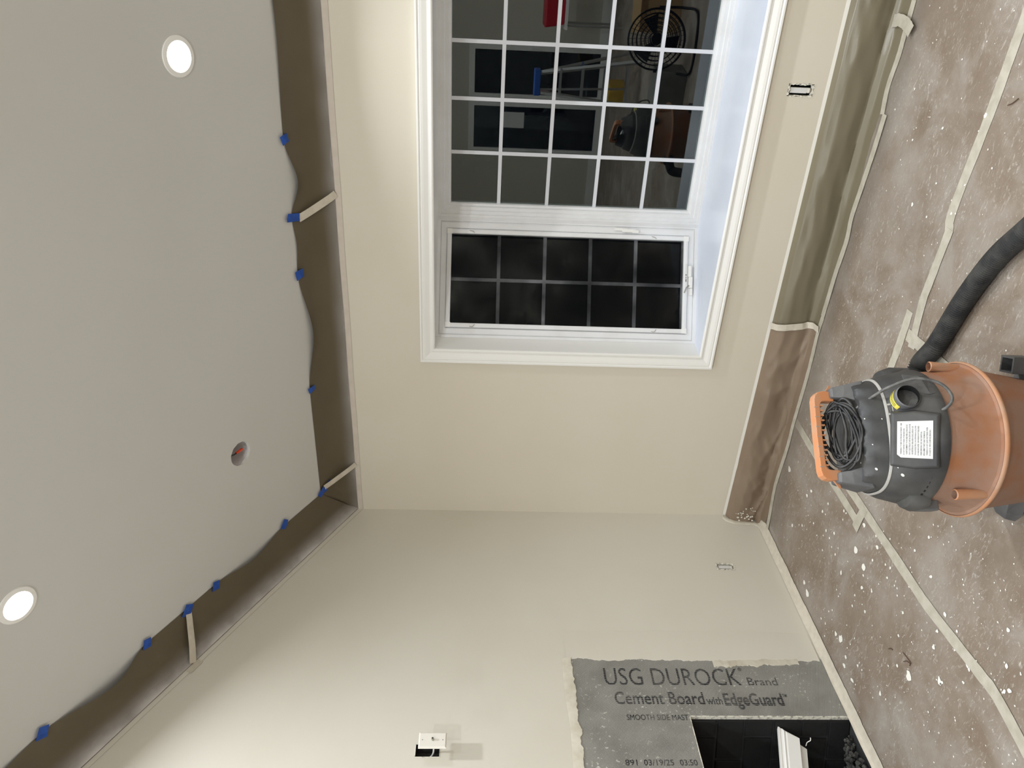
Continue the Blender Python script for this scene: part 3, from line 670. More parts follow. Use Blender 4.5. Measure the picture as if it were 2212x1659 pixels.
# clear film on the lower third of the sloping sheet
def cf(a, t):
    p = cs_side(a, t * .5 + .02); return p + Vector((.004, 0, -.002)) * (1 + .8 * smooth_noise(p.y * 9, t * 5, 9))
ff_o = tag(MB().grid(cf, 160, 8).build('masking_film', 'film_fade', smooth=60), 'shiny clear film over the lower edge of the sloping brown paper', 'masking film')
def set_fade(o, nv, strength):
    at = o.data.attributes.new('fade', 'FLOAT', 'POINT')
    for i in range(len(o.data.vertices)):
        t = (i % (nv + 1)) / nv; at.data[i].value = strength * (1 - t) ** 1.4
set_fade(ff_o, 8, 1.5)
def cf2(a, t):
    p = cw(a, t * .3 + .01); return p + Vector((0, -.004, -.001)) * (1 + .8 * smooth_noise(p.x * 9, t * 5, 9))
set_fade(tag(MB().grid(cf2, 160, 6).build('masking_film', 'film_fade', smooth=60), 'shiny clear film over the lower edge of the window wall paper', 'masking film'), 6, .7)
def strip(pts, w_, n, name, label, m='tape', cat='tape', group='masking tape strips', th=.0006, wob=.0, up=None):
    """tape along 3D points with face normal n"""
    pts = [Vector(p) for p in pts]; n = Vector(n).normalized(); rows = []
    for i, p in enumerate(pts):
        t = (pts[min(i + 1, len(pts) - 1)] - pts[max(i - 1, 0)]).normalized(); s = t.cross(n).normalized()
        ww_ = w_ / 2 * (1 + wob * smooth_noise(i * .7, w_ * 50, len(label)))
        rows.append([p - s * ww_, p + s * ww_, p + s * ww_ + n * th, p - s * ww_ + n * th])
    return tag(MB().loft(rows).build(name, m), label, cat, group)
strip([(x, -.0025, 2.388 + .001 * math.sin(x * 9)) for x in [XR * i / 40 for i in range(41)]], .028, (0, -1, 0), 'masking_tape', 'long cream tape strip holding the paper along the window wall top', 'tape_wall')
strip([(.0025, -y, ceil_z(-y) - .112) for y in [3.48 * i / 40 for i in range(41)]], .024, (1, 0, 0), 'masking_tape', 'long cream tape strip holding the paper along the sloping fireplace wall top', 'wall2')
# tape straps across the paper
def strap(fn, a0, t0, a1, t1, w_, label, off):
    A_, B_ = Vector(fn(a0, t0)), Vector(fn(a1, t1)); pts = []
    for k in range(13):
        g = k / 12; ch = A_.lerp(B_, g); pc_ = Vector(fn(a0 + (a1 - a0) * g, t0 + (t1 - t0) * g)); pts.append(ch.lerp(pc_, .25) + Vector(off))
    strip(pts, w_, off, 'masking_tape', label)
def aw(x, t):
    q_ = max(.002, 2 * t * (1 - t) * .045 + t * t * .226 - .012); return (x - q_) / (XR - q_)
def as_(y, t):
    q_ = .002 + 2 * t * (1 - t) * .012 + t * t * .145; return (y - q_) / (3.48 - q_)
strap(cw, aw(1.80, .86), .86, aw(1.89, 0), .0, .036, 'cream tape strap across the window wall paper', (0, -.006, -.004))
strap(cw, aw(.255, .9), .9, aw(.335, .0), .0, .032, 'cream tape strap across the paper at the ceiling corner', (0, -.006, -.004))
strap(cs_side, as_(1.0, .92), .92, as_(1.12, .02), .02, .034, 'cream tape strap across the sloping paper on the fireplace wall', (.006, 0, -.005))
strip([(.004, -1.10, ceil_z(-1.10) - .118), (.004, -1.165, ceil_z(-1.165) - .12)], .03, (1, 0, 0), 'masking_tape', 'short cream tape tag at the foot of the sloping paper strap')
# blue tabs: photo pixel, size, twist
def blue_tab(px_, py_, ln, wd, ang, label, fnd):
    c = cl(px_, py_, .006); u = Vector((1, 0, 0)); v = Vector((0, 1, -SL)).normalized(); ca, sa = math.cos(ang), math.sin(ang)
    e1_, e2_ = u * ca + v * sa, -u * sa + v * ca; nn = nrm
    o6 = [(-.5, -.45), (-.05, -.55), (.5, -.4), (.48, .5), (.0, .42), (-.45, .55)]
    rows = []
    P0 = [c + e1_ * (a * ln) + e2_ * (b * wd) + nn * (.003 + .006 * math.cos(a * 3)) for a, b in o6]
    o = MB().prism(P0, nn * .0008).build('blue_tape', 'blue'); tag(o, label, 'tape', 'blue tape tabs')
for i, (a, b, ln, wd, ang, lb) in enumerate((
    (613, 300, .045, .04, 1.3, 'blue tape tab between the lit lamp and the cream strap, window wall paper edge'),
    (632, 470, .038, .085, .2, 'large blue tape tab at the end of the window wall strap'),
    (646, 592, .055, .045, 1.5, 'blue tape tab next past the window wall strap towards the corner'),
    (672, 840, .05, .03, 1.5, 'blue tape tab on the window wall paper nearest the empty light hole'),
    (694, 1062, .06, .035, 1.0, 'blue tape tab at the ceiling corner strap'),
    (706, 1049, .08, .014, .75, 'thin blue tape sliver beside the ceiling corner strap'),
    (613, 1132, .055, .04, .7, 'first blue tape tab up the sloping paper from the corner'),
    (465, 1265, .05, .042, .3, 'blue tape tab just below the sloping paper strap'),
    (404, 1318, .06, .05, .6, 'folded blue tape tab at the top of the sloping paper strap'),
    (316, 1390, .05, .04, .3, 'blue tape tab just above the sloping paper strap'),
    (90, 1582, .055, .045, .5, 'highest blue tape tab on the sloping paper'))):
    blue_tab(a, b, ln, wd, ang, lb, None)

# ------------------------------------------------------------------ covered baseboard under the window
structure(MB().box(0.01, XR, -.02, -.001, 0, .175).build('baseboard_front', 'white'))
def base_sheet(x0, x1, seed, amp, outfn, fx1=1.2):
    def fn(a, t):
        x = x0 + (x1 - x0) * a; yo = outfn(x)
        key = [(-.004, .195), (-.034, .178), (-.054, .138), (-.058, .085), (-.050, .03), (-.075, .008), (yo, .004)]
        f = t * (len(key) - 1); i = min(int(f), len(key) - 2); g = f - i; g = g * g * (3 - 2 * g) * .5 + g * .5
        y = key[i][0] + (key[i + 1][0] - key[i][0]) * g; z = key[i][1] + (key[i + 1][1] - key[i][1]) * g
        mask = math.sin(math.pi * min(1, max(0, t))) ** .7
        wv = amp * mask * (.8 * smooth_noise(x * fx1 + t * 1.5, t * 2.2, seed) + .55 * (1 - 3.2 * abs(smooth_noise(x * fx1 * 1.6 - t * 2.6, t * 2.4 + x * .4, seed + 3))) + .3 * (1 - 3 * abs(smooth_noise(x * fx1 * 3.4 + t * 4, t * 3, seed + 5))))
        return (x, y - max(-.015, wv) - .002 * mask, max(.004, z + wv * .45))
    return fn
def out_y(x): return -.14 + .02 * smooth_noise(x * 2.5, 3, 8)
tag(MB().grid(base_sheet(1.27, XR, 11, .008, out_y), 240, 24).build('masking_paper', 'paper_base', smooth=60), 'olive brown masking paper over the baseboard under the window', 'masking paper', 'baseboard masking paper')
tag(MB().grid(base_sheet(.004, 1.30, 21, .014, out_y, 2.6), 150, 28).build('masking_paper', 'paper_base2', smooth=60), 'wrinkled tan masking paper over the baseboard next to the corner', 'masking paper', 'baseboard masking paper')
strip([(x, -.0045, .197 + .002 * smooth_noise(x * 6, 0, 0)) for x in [XR * i / 90 for i in range(91)]], .026, (0, -1, .15), 'masking_tape', 'long white tape strip along the top of the covered baseboard', 'splat')
# end patch on the fireplace wall
endp = [(-.006, .207), (-.036, .192), (-.058, .15), (-.064, .09), (-.062, .035), (-.08, .012), (-.12, .004)]
rows = [[(.001, y + .004, z - .004), (.006, y, z), (.005, y - .022, z + .012), (.001, y - .026, z + .014)] for y, z in endp]
tag(MB().loft(rows, False, False).build('joint_compound', 'mud', smooth=60), 'white plaster bead where the covered baseboard meets the fireplace wall', 'plaster')
def ragblob(c, r, n, fnp, seed):
    return [fnp(c[0] + r * (1 + .35 * math.sin(3 * k + seed) + .2 * math.sin(7 * k + seed)) * math.cos(2 * math.pi * k / n), c[1] + r * (1 + .3 * math.sin(2 * k + seed)) * math.sin(2 * math.pi * k / n)) for k in range(n)]
pf = MB()
for k in range(26):
    xx = random.uniform(.02, .12); zz = random.uniform(.05, .17); rr = random.uniform(.002, .006)
    poly = ragblob((xx, zz), rr, 9, lambda a, b: (a, -.074, b), k); pf.prism(poly, (0, -.0008, 0))
tag(pf.build('plaster_flakes', 'splat', None), 'white plaster flakes stuck on the tan paper at the corner', 'plaster', kind='stuff')

# floor tape along the sheet's lower edge, photo pixels -> floor
def ftape(pix, w_, label, m='tape_floor', z=.003, n=None):
    P = spline([fl(x, y, z) for x, y in pix], 6) if len(pix) > 2 else [fl(*pix[0], z).lerp(fl(*pix[1], z), k / 8) for k in range(9)]
    return strip(P, w_, (0, 0, 1), 'masking_tape', label, m, group='floor tape', wob=.12)
z4 = lambda a, b: (1550 + a / 3.319, b / 3.319); z5 = lambda a, b: (1640 + a / 4.608, 500 + b / 4.608); z6 = lambda a, b: (1560 + a / 4.608, 800 + b / 4.608); z8 = lambda a, b: (1540 + a / 3.29, 1000 + b / 3.29)
ftape([z4(1410, 0), z4(1345, 230), z4(1298, 400), z4(1222, 620), z4(1180, 820)], .036, 'cream floor tape along the olive covered baseboard, beyond the outlet', z=.0065)
ftape([z4(1200, 820), z4(1120, 1080), z4(1030, 1350), z4(960, 1560), z5(870, 90), z5(765, 400), z5(690, 650), z5(630, 850)], .038, 'cream floor tape along the olive covered baseboard up to the paper joint', z=.0075)
ftape([z5(635, 850), z5(585, 1000), z5(530, 1230), z6(845, 60), z6(770, 320), z6(700, 560), z6(650, 760), z6(560, 1040), z6(520, 1180), z6(480, 1400), z6(448, 1570)], .034, 'cream floor tape along the tan covered baseboard near the corner', z=.0065)
ftape([z4(1255, 150), z4(1310, 145), z4(1360, 180), z4(1385, 225)], .05, 'curled cream tape piece bridging the olive cover and the floor', z=.02)
# strap over the joint between the two sheets
f_ = base_sheet(1.27, XR, 11, .008, out_y)
strip([Vector(f_(.006 + .012 * t / 20, t / 20)) + Vector((-.012, -.011, .008)) for t in range(21)], .034, (.0, -.75, .6), 'masking_tape', 'cream tape strap over the joint of the two baseboard papers')
# floor plastic film lapping out from the tape
def ff(a, t):
    x = .1 + (XR - .1) * a; y0 = out_y(x) + .01; wdt = .20 + .06 * smooth_noise(x * 2.2, 1, 4) + .02 * smooth_noise(x * 9, 1, 5)
    return (x, y0 - wdt * t, .0035 + .002 * smooth_noise(x * 14, t * 5, 6) * (1 - t) + .0005)
set_fade(tag(MB().grid(ff, 160, 6).build('masking_film', 'film_floor', smooth=60), 'clear plastic film lapping onto the floor beside the covered baseboard', 'masking film'), 6, 1.7)
# strip along the foot of the fireplace wall
ws = MB(); rows = []
for i in range(121):
    y = -.075 - 2.6 * i / 120; w_ = .046 + .006 * smooth_noise(y * 9, 0, 2) + .003 * smooth_noise(y * 40, 0, 3); zz = .022 + .004 * smooth_noise(y * 7, 2, 2)
    inside = y < FB[1] + .0
    rows.append([(.0065 if y < BY1 else .002, y, zz), (.010, y, zz * .55), (.016, y, .009 + .002 * smooth_noise(y * 20, 1, 1)), (.04, y, .0075), (.004 + w_ + .012, y, .004)])
ws.loft(rows, False, False)
tag(ws.build('masking_tape', 'tape', smooth=50), 'paint smeared cream tape strip along the foot of the fireplace wall', 'tape', 'floor tape')
# tapes on the floor paper seams
ftape([(2240, -30), (2205, 62), (2137, 250), (2059, 452), (2050, 500)], .05, 'long cream floor tape crossing the open floor towards the hose', z=.0015)
ftape([(2052, 495), (2012, 600), (1992, 655), (1968, 752)], .046, 'cream floor tape running to the crossing before the hose', z=.0025)
ftape([(1966, 672), (1950, 722), (1935, 765), (1913, 822)], .046, 'cream floor tape from the crossing to the vacuum', z=.0015)
ftape([(1960, 722), (2055, 808)], .05, 'cream floor tape from the crossing under the hose', z=.0032)
ftape([(1720, 912), (1742, 950), (1766, 990), (1800, 1044), (1830, 1092), (1857, 1136)], .046, 'cream floor tape passing behind the orange handle', z=.0015)
ftape([(1826, 1042), (1865, 1100), (1965, 1252), (2010, 1318), (2117, 1456), (2151, 1502), (2215, 1620), (2260, 1700)], .05, 'long cream floor tape running out across the floor before the fireplace', z=.0025)
ftape([(1868, 1098), (1855, 1122), (1846, 1142)], .05, 'short torn cream tape crossing the two floor tapes beside the vacuum', z=.0035)

# paint drops and plaster flakes dropped on the floor paper
sp = MB()
big = [(700, 200, 14), (670, 232, 12), (820, 290, 9), (1018, 620, 24), (1135, 690, 9), (1072, 738, 22), (912, 782, 16), (1070, 800, 9), (1240, 815, 10), (1130, 910, 12), (1060, 887, 14), (992, 1015, 9), (1082, 1055, 10),
       (910, 1255, 26), (875, 1215, 14), (945, 1378, 12), (935, 1440, 16), (1320, 1228, 10), (1393, 1512, 30), (1352, 1065, 10), (1550, 810, 13), (1650, 1078, 14), (2100, 1185, 14), (2088, 1445, 16), (1595, 1195, 12), (1735, 1195, 9),
       (1812, 1425, 26), (1822, 1470, 12), (2072, 1625, 16), (2108, 1620, 18), (1437, 622, 10), (1537, 530, 9), (863, 500, 12), (1075, 442, 15), (1612, 1548, 26), (845, 597, 6), (891, 605, 6), (825, 1055, 7), (849, 1045, 7), (1180, 860, 6),
       (1292, 872, 6), (545, 42, 22), (672, 925, 26), (650, 850, 14), (805, 480, 9), (740, 515, 7), (785, 515, 6), (716, 428, 8), (636, 445, 10), (565, 445, 12), (932, 340, 9), (948, 358, 8), (780, 345, 10), (830, 535, 8), (1228, 722, 8),
       (1262, 745, 9), (1170, 600, 16), (870, 650, 9), (905, 930, 6), (1010, 940, 8), (1310, 890, 6), (1395, 880, 7), (780, 620, 7), (880, 900, 6), (770, 1105, 9), (800, 1140, 7), (1030, 1440, 10), (1060, 1472, 8), (1190, 1640, 14), (990, 1545, 18),
       (1310, 1440, 9), (1745, 1160, 6), (1895, 930, 5), (2190, 1500, 9), (1780, 1560, 10), (1630, 1560, 9), (1570, 1310, 14), (1720, 1330, 9), (1770, 1300, 6), (1160, 520, 8), (1200, 570, 9), (1290, 700, 7), (1260, 540, 8)]
px_pts = [(z8(a, b), r / 3.29) for a, b, r in big]
px_pts += [(z4(a, b), r / 3.319) for a, b, r in ((1920, 828, 15), (1398, 1465, 13), (1500, 1555, 8), (1570, 1315, 7), (1400, 1003, 8), (1275, 785, 8), (1415, 637, 7), (1752, 706, 5), (1940, 1072, 6), (1970, 1207, 7), (1775, 1325, 8), (1678, 1532, 9), (1707, 1530, 6), (1615, 920, 8), (1303, 1640, 6), (1755, 425, 6), (2031, 66, 6), (1572, 285, 5))]
px_pts += [((random.uniform(1690, 2205), random.uniform(1110, 1655)), random.uniform(.8, 2.0)) for _ in range(170)]
for (a, b), r in px_pts:
    c = fl(a, b, .0012)
    if c.x < .06 or c.y > -.2: continue
    rad = r * .00125 * (c - CAM).length / 2.2; n_ = 11; sd = random.random() * 9; st_ = random.uniform(.6, 1.0); an = random.uniform(0, 3.1)
    poly = []
    for k in range(n_):
        th_ = 2 * math.pi * k / n_; rr = rad * (1 + .45 * mnoise.noise(Vector((math.cos(th_) * 1.6, math.sin(th_) * 1.6, sd))) + .25 * mnoise.noise(Vector((math.cos(th_) * 5, math.sin(th_) * 5, sd)))) * 1.1
        x_, y_ = rr * math.cos(th_), rr * math.sin(th_) * st_
        poly.append(c + Vector((x_ * math.cos(an) - y_ * math.sin(an), x_ * math.sin(an) + y_ * math.cos(an), .0006)))
    sp.prism(poly, (0, 0, .0006))
tag(sp.build('paint_drops', 'splat'), 'white paint drops and plaster flakes scattered over the floor paper', 'paint drops', kind='stuff')
for pts, lb in ((((1350, 1345), (1372, 1375), (1395, 1405), (1408, 1425)), 'long thin brown fibre lying on the floor before the fireplace'), (((1352, 1412), (1375, 1408), (1400, 1425), (1398, 1442)), 'short curled brown fibre on the floor before the fireplace'), (((1248, 1322), (1262, 1318), (1276, 1328)), 'tiny dark wood chip on the floor before the fireplace')):
    tag(MB().tube(spline([fl(*z8(*p), .004) for p in pts], 5), .0016, 6).build('fibre', 'twig'), lb, 'fibre')
tag(MB().tube(spline([fl(*z4(*p), .004) for p in ((2080, 755), (2115, 740), (2158, 706))], 5), .0016, 6).build('fibre', 'twig'), 'brown straw lying on the floor beside the long floor tape', 'fibre')

# ------------------------------------------------------------------ wet and dry vacuum
VC = Vector((1.70, -1.66, 0)); VR = math.radians(46)
vac = tag(empty('shop_vacuum', VC, True, VR), 'dusty orange drum vacuum with charcoal lid standing on the paper floor', 'vacuum cleaner')
# local frame: +x right, -y towards the photographer, z up
drum = MB().lathe([(.165, .055), (.178, .06), (.182, .07), (.214, .262), (.219, .268), (.226, .272), (.2315, .281), (.226, .290), (.219, .293), (.213, .305), (.206, .33), (.2, .37), (.197, .42), (.19, .425)], 72).build('drum', 'orange', vac, smooth=35)
MB().lathe([(.2285, .2735), (.2325, .2775), (.2335, .2815), (.2325, .2855), (.2285, .289)], 72, cap=False).build('rim_bead', 'bead', drum, smooth=60)
def sup(a, b, n, z, N_=64, mod=None):
    out = []
    for k in range(N_):
        t = 2 * math.pi * k / N_; c_, s_ = math.cos(t), math.sin(t)
        x = a * math.copysign(abs(c_) ** (2 / n), c_); y = b * math.copysign(abs(s_) ** (2 / n), s_)
        if mod: x, y = mod(x, y)
        out.append((x, y, z))
    return out
lid = MB().loft([sup(.19, .19, 2, .418), sup(.203, .203, 2, .422), sup(.205, .205, 2, .432), sup(.2, .2, 2, .446), sup(.194, .186, 2.1, .47), sup(.183, .158, 2.3, .515), sup(.171, .126, 2.6, .545), sup(.168, .122, 2.6, .549)]).build('lid', 'lid', vac, smooth=38)
def scal(amt):
    def f(x, y):
        if y < 0 and abs(x) < .125: y *= 1 - amt * (.5 + .5 * math.cos(x / .028 * math.pi)) ; 
        return x, y
    return f
MB().loft([sup(.166, .119, 2.7, .547, 128), sup(.162, .113, 2.7, .565, 128), sup(.156, .106, 2.8, .585, 128, scal(.05)), sup(.152, .1, 2.9, .6, 128, scal(.13)), sup(.148, .092, 3, .607, 128, scal(.24)), sup(.135, .06, 3, .601, 128, scal(.1)), sup(.1, .03, 3, .598, 128)]).build('motor_cover', 'lid', lid, smooth=50)
MB().loft([sup(.1705, .1245, 2.6, .5445), sup(.1725, .127, 2.6, .547), sup(.1705, .1245, 2.6, .551), sup(.167, .12, 2.6, .552)], True, False).build('seam_trim', 'dust', lid, smooth=60)
# pillars and handle
for s_ in (-1, 1):
    MB().loft([[(s_ * .162, -.055, .57), (s_ * .095, -.06, .59), (s_ * .095, .06, .59), (s_ * .162, .055, .57)], [(s_ * .150, -.042, .625), (s_ * .108, -.044, .63), (s_ * .108, .044, .63), (s_ * .150, .042, .625)],
               [(s_ * .142, -.03, .662), (s_ * .112, -.03, .662), (s_ * .112, .03, .662), (s_ * .142, .03, .662)]]).build('handle_pillar', 'lid2', vac, bevel=.006)
ho_ = [(-.133, .648), (-.135, .68), (-.131, .696), (-.122, .705), (-.108, .709), (0, .711)]; hi_ = [(-.104, .648), (-.104, .674), (-.102, .684), (-.098, .689), (-.09, .692), (0, .694)]
ho_ += [(-x, z) for x, z in reversed(ho_[:-1])]; hi_ += [(-x, z) for x, z in reversed(hi_[:-1])]
handle = MB().loft([[(a_[0], -.017, a_[1]), (a_[0], .017, a_[1]), (b_[0], .017, b_[1]), (b_[0], -.017, b_[1])] for a_, b_ in zip(ho_, hi_)]).build('handle', 'orange2', vac, bevel=.0025)
for k in range(13):
    x = -.09 + .18 * k / 12; MB().box(x - .002, x + .002, -.016, .015, .683, .6945).build('grip_rib', 'orange2', handle)
    MB().box(x - .006, x - .004, -.0178, -.014, .699, .7105).build('grip_notch', 'dust', handle) if k % 2 == 0 else None
for s_ in (-1, 1): MB().loft([[(s_ * .13, -.004, .67), (s_ * .13, .004, .67), (s_ * .13, .004, .655), (s_ * .13, -.004, .655)], [(s_ * .156, -.002, .652), (s_ * .156, .002, .652), (s_ * .156, .002, .646), (s_ * .156, -.002, .646)]]).build('cord_hook', 'orange2', handle)
# warning label panel, turned to face the photographer
pa = math.radians(-14)
def rotp(x, y, z): return (x * math.cos(pa) - y * math.sin(pa), x * math.sin(pa) + y * math.cos(pa), z)
Pf = lambda x, t, d: rotp(x, -.128 - .062 * t - .02 * (1 - t) * 0 - d * .84, .55 - .105 * t + d * .55)     # t down the panel, d out of it
o8 = [(-.074, 0), (.074, 0), (.08, .5), (.074, 1.0), (-.074, 1.0), (-.08, .5)]
panel = MB().loft([[Pf(x * 1.06, t * 1.02 - .02, -.02) for x, t in o8], [Pf(x, t, .012) for x, t in o8], [Pf(x * .94, .05 + t * .9, .017) for x, t in o8]]).build('label_panel', 'lid', vac, bevel=.003)
lab = MB().add([Pf(x, t, .0178) for x, t in ((-.05, .86), (.055, .86), (.05, .14), (-.042, .14), (-.05, .22))], [(0, 1, 2, 3, 4)]).build('warning_label', 'label', panel); lab['label'] = 'white warning label full of small black print'
def vtext(txt, x0, x1, t0, h, dz):
    cu = bpy.data.curves.new('label_text', 'FONT'); cu.body = txt; cu.resolution_u = 1; cu.offset = .01
    ob = bpy.data.objects.new('label_text', cu); COL.objects.link(ob); dg = bpy.context.evaluated_depsgraph_get(); dg.update()
    me = bpy.data.meshes.new_from_object(ob.evaluated_get(dg)); bpy.data.objects.remove(ob)
    xs = [v.co.x for v in me.vertices]; a, b = min(xs), max(xs)
    for v in me.vertices: v.co = Vector(Pf(x0 + (x1 - x0) * (v.co.x - a) / (b - a), t0 - v.co.y / .7 * h, dz))
    me.materials.clear(); me.materials.append(M['ink']); o = bpy.data.objects.new('label_text', me); COL.objects.link(o); o.parent = lab
TX = ['! WARNING: TO REDUCE THE RISK OF INJURY, USER', 'DO NOT EXPOSE TO RAIN. STORE INDOORS.', '! AVERTISSEMENT: POUR REDUIRE LE RISQUE DE', 'CHOC ELECTRIQUE, NE PAS EXPOSER A LA PLUIE.', '! ADVERTENCIA: PARA REDUCIR EL RIESGO DE', 'CHOQUE ELECTRICO, NO EXPONGA A LA LLUVIA.', 'DOUBLE INSULATED. GROUNDING NOT REQUIRED.',
      'WHEN SERVICING USE ONLY IDENTICAL', 'REPLACEMENT PARTS. READ THE MANUAL', '! WARNING: DO NOT LEAVE UNATTENDED WHEN', 'PLUGGED IN. UNPLUG BEFORE SERVICING.']
for k, s in enumerate(TX): vtext(s, -.042, -.042 + .088 * min(1, len(s) / 44), .235 + .058 * k, .03, .0182)
# brand band left blank edge, inspection sticker
# blower port
def bore(pts, rr, n):
    mb = MB().tube(pts, rr, n, False); k = len(mb.v); mb.f.append(tuple(range(k - n, k))); return mb
Mvi = (Matrix.Translation(VC) @ Matrix.Rotation(VR, 4, 'Z')).inverted()
pd = Vector((.12, -1, .12)).normalized(); pb = Mvi @ fl(1962, 855, .512) - pd * .056
port = MB().tube([pb - pd * .03, pb, pb + pd * .055, pb + pd * .058], [.036, .035, .034, .031], 28, False).build('blower_port', 'lid2', vac, smooth=40)
bore([pb + pd * .058, pb + pd * .055, pb - pd * .025], [.031, .0305, .03], 28).build('port_bore', 'black', port, smooth=40)
arc = []
u_ = pd.orthogonal().normalized(); v_ = pd.cross(u_)
upv = (Vector((0, 0, 1)) - pd * pd.z).normalized(); sdv = pd.cross(upv)
yl = MB().loft([[pb + pd * (.02 + .022 * e) + (upv * math.cos(a) + sdv * math.sin(a)) * .0352 for a in [(-.9 + 1.8 * k / 12) for k in range(13)]] for e in (0, 1)], False, False).build('caution_label', 'yellow', port)
yl['label'] = 'yellow caution label'
for k in range(3): MB().loft([[pb + pd * (.025 + .005 * k + .002 * e) + (upv * math.cos(a) + sdv * math.sin(a)) * .0355 for a in [(-.7 + 1.3 * j / 10) for j in range(11)]] for e in (0, 1)], False, False).build('print_line', 'ink', yl)
# rating plate, pressed on the lid surface
from mathutils.bvhtree import BVHTree
bvh = BVHTree.FromPolygons([v.co for v in lid.data.vertices], [tuple(p.vertices) for p in lid.data.polygons])
bvh2 = None
def on_lid(x, y, lift=.0015, tree=None):
    o_ = Mvi @ CAM; d_ = (Mvi.to_3x3() @ pix_ray(x, y)).normalized(); h = (tree or bvh).ray_cast(o_, d_)
    return (h[0] + h[1] * lift * (1 if h[1].dot(d_) < 0 else -1), h[1]) if h[0] else (None, None)
crn = [on_lid(*q_)[0] for q_ in ((1915, 873), (1927, 871), (1932, 894), (1920, 897))]
if all(c is not None for c in crn):
    rpm = MB().add(crn, [(0, 1, 2, 3)]).build('rating_sticker', 'dust', lid)
    for k in range(4):
        f0 = .2 + .18 * k; a_ = crn[0].lerp(crn[1], f0); b_ = crn[3].lerp(crn[2], f0); nn = (crn[1] - crn[0]).cross(crn[3] - crn[0]).normalized(); nn = nn if nn.y < 0 else -nn
        MB().bar(a_.lerp(b_, .15) + nn * .0006, a_.lerp(b_, .85) + nn * .0006, .0016, .0006, nn).build('print_line', 'ink', rpm)
# ridge from lid down to the cord socket
MB().loft([[(.10, -.145, .50), (.165, -.11, .49), (.17, -.115, .45), (.11, -.165, .45)], [(.085, -.182, .452), (.15, -.145, .455), (.155, -.142, .43), (.09, -.185, .43)]]).build('port_shroud', 'lid', lid, bevel=.006)
# latches
for s_, yy in ((-1, -.03), (1, .02)):
    lt = MB().loft([sup(.03, .045, 2.4, 0, 20), sup(.034, .05, 2.4, .03, 20), sup(.024, .036, 2.4, .056, 20)]); lt.v = [(s_ * .188 + x, yy + y, .425 + z) for x, y, z in lt.v]
    latch = lt.build('latch', 'lid', vac, smooth=40)
    MB().box(s_ * .205 - .016, s_ * .205 + .016, yy - .022, yy + .022, .39, .446).build('latch_tab', 'lid2', latch, bevel=.004)
for k in range(5):    # vent slots low on the left side
    a = math.radians(205 + 5 * k); x, y = .1925 * math.cos(a), .1925 * math.sin(a) * .97
    MB().bar((x, y, .462), (x * 1.03, y * 1.03, .452), .008, .006).build('vent_slot', 'black', lid)
# tool holders on the drum shoulder
for ang in (-22, 212):
    a = math.radians(ang); x, y = .212 * math.cos(a), .212 * math.sin(a)
    h_ = MB().tube([(x * 1.0, y * 1.0, .275), (x * 1.0, y * 1.0, .31), (x * 1.02, y * 1.02, .38), (x * 1.02, y * 1.02, .382)], [.012, .0145, .015, .0125], 20, False).build('tool_holder', 'bead', drum, smooth=40)
    bore([(x * 1.02, y * 1.02, .3819), (x * 1.02, y * 1.02, .34)], [.0125, .012], 20).build('holder_bore', 'orange', h_)
# castered feet
for ang in (-25, 60, 146, 238):
    a = math.radians(ang); d = Vector((math.cos(a), math.sin(a), 0)); t = Vector((-d.y, d.x, 0))
    ft = MB().loft([[d * .15 + t * -.05 + Vector((0, 0, .035)), d * .15 + t * .05 + Vector((0, 0, .035)), d * .15 + t * .05 + Vector((0, 0, .10)), d * .15 + t * -.05 + Vector((0, 0, .10))],
                    [d * .235 + t * -.042 + Vector((0, 0, .035)), d * .235 + t * .042 + Vector((0, 0, .035)), d * .225 + t * .036 + Vector((0, 0, .088)), d * .225 + t * -.036 + Vector((0, 0, .088))],
                    [d * .262 + t * -.026 + Vector((0, 0, .042)), d * .262 + t * .026 + Vector((0, 0, .042)), d * .255 + t * .022 + Vector((0, 0, .075)), d * .255 + t * -.022 + Vector((0, 0, .075))]]).build('caster_foot', 'lid2', vac, bevel=.003)
    wh = MB().tube([d * .22 - t * .012 + Vector((0, 0, .026)), d * .22 + t * .012 + Vector((0, 0, .026))], .026, 20).build('wheel', 'black', ft, smooth=40)
# accessory tube clipped on the right foot
a = math.radians(-25); d = Vector((math.cos(a), math.sin(a), 0)); t = Vector((-d.y, d.x, 0))
ah = MB().loft([[d * r1 + t * q1 + Vector((0, 0, z)) for r1, q1 in ((.205, -.028), (.255, -.028), (.255, .028), (.205, .028))] for z in (.088, .15)] + [[d * r1 + t * q1 + Vector((0, 0, z)) for r1, q1 in ((.211, -.022), (.249, -.022), (.249, .022), (.211, .022))] for z in (.15, .10)]).build('accessory_socket', 'lid', vac)
# hose port at the back
MB().tube([(0, .195, .27), (0, .25, .265)], .042, 24).build('hose_port', 'lid', vac, smooth=40)
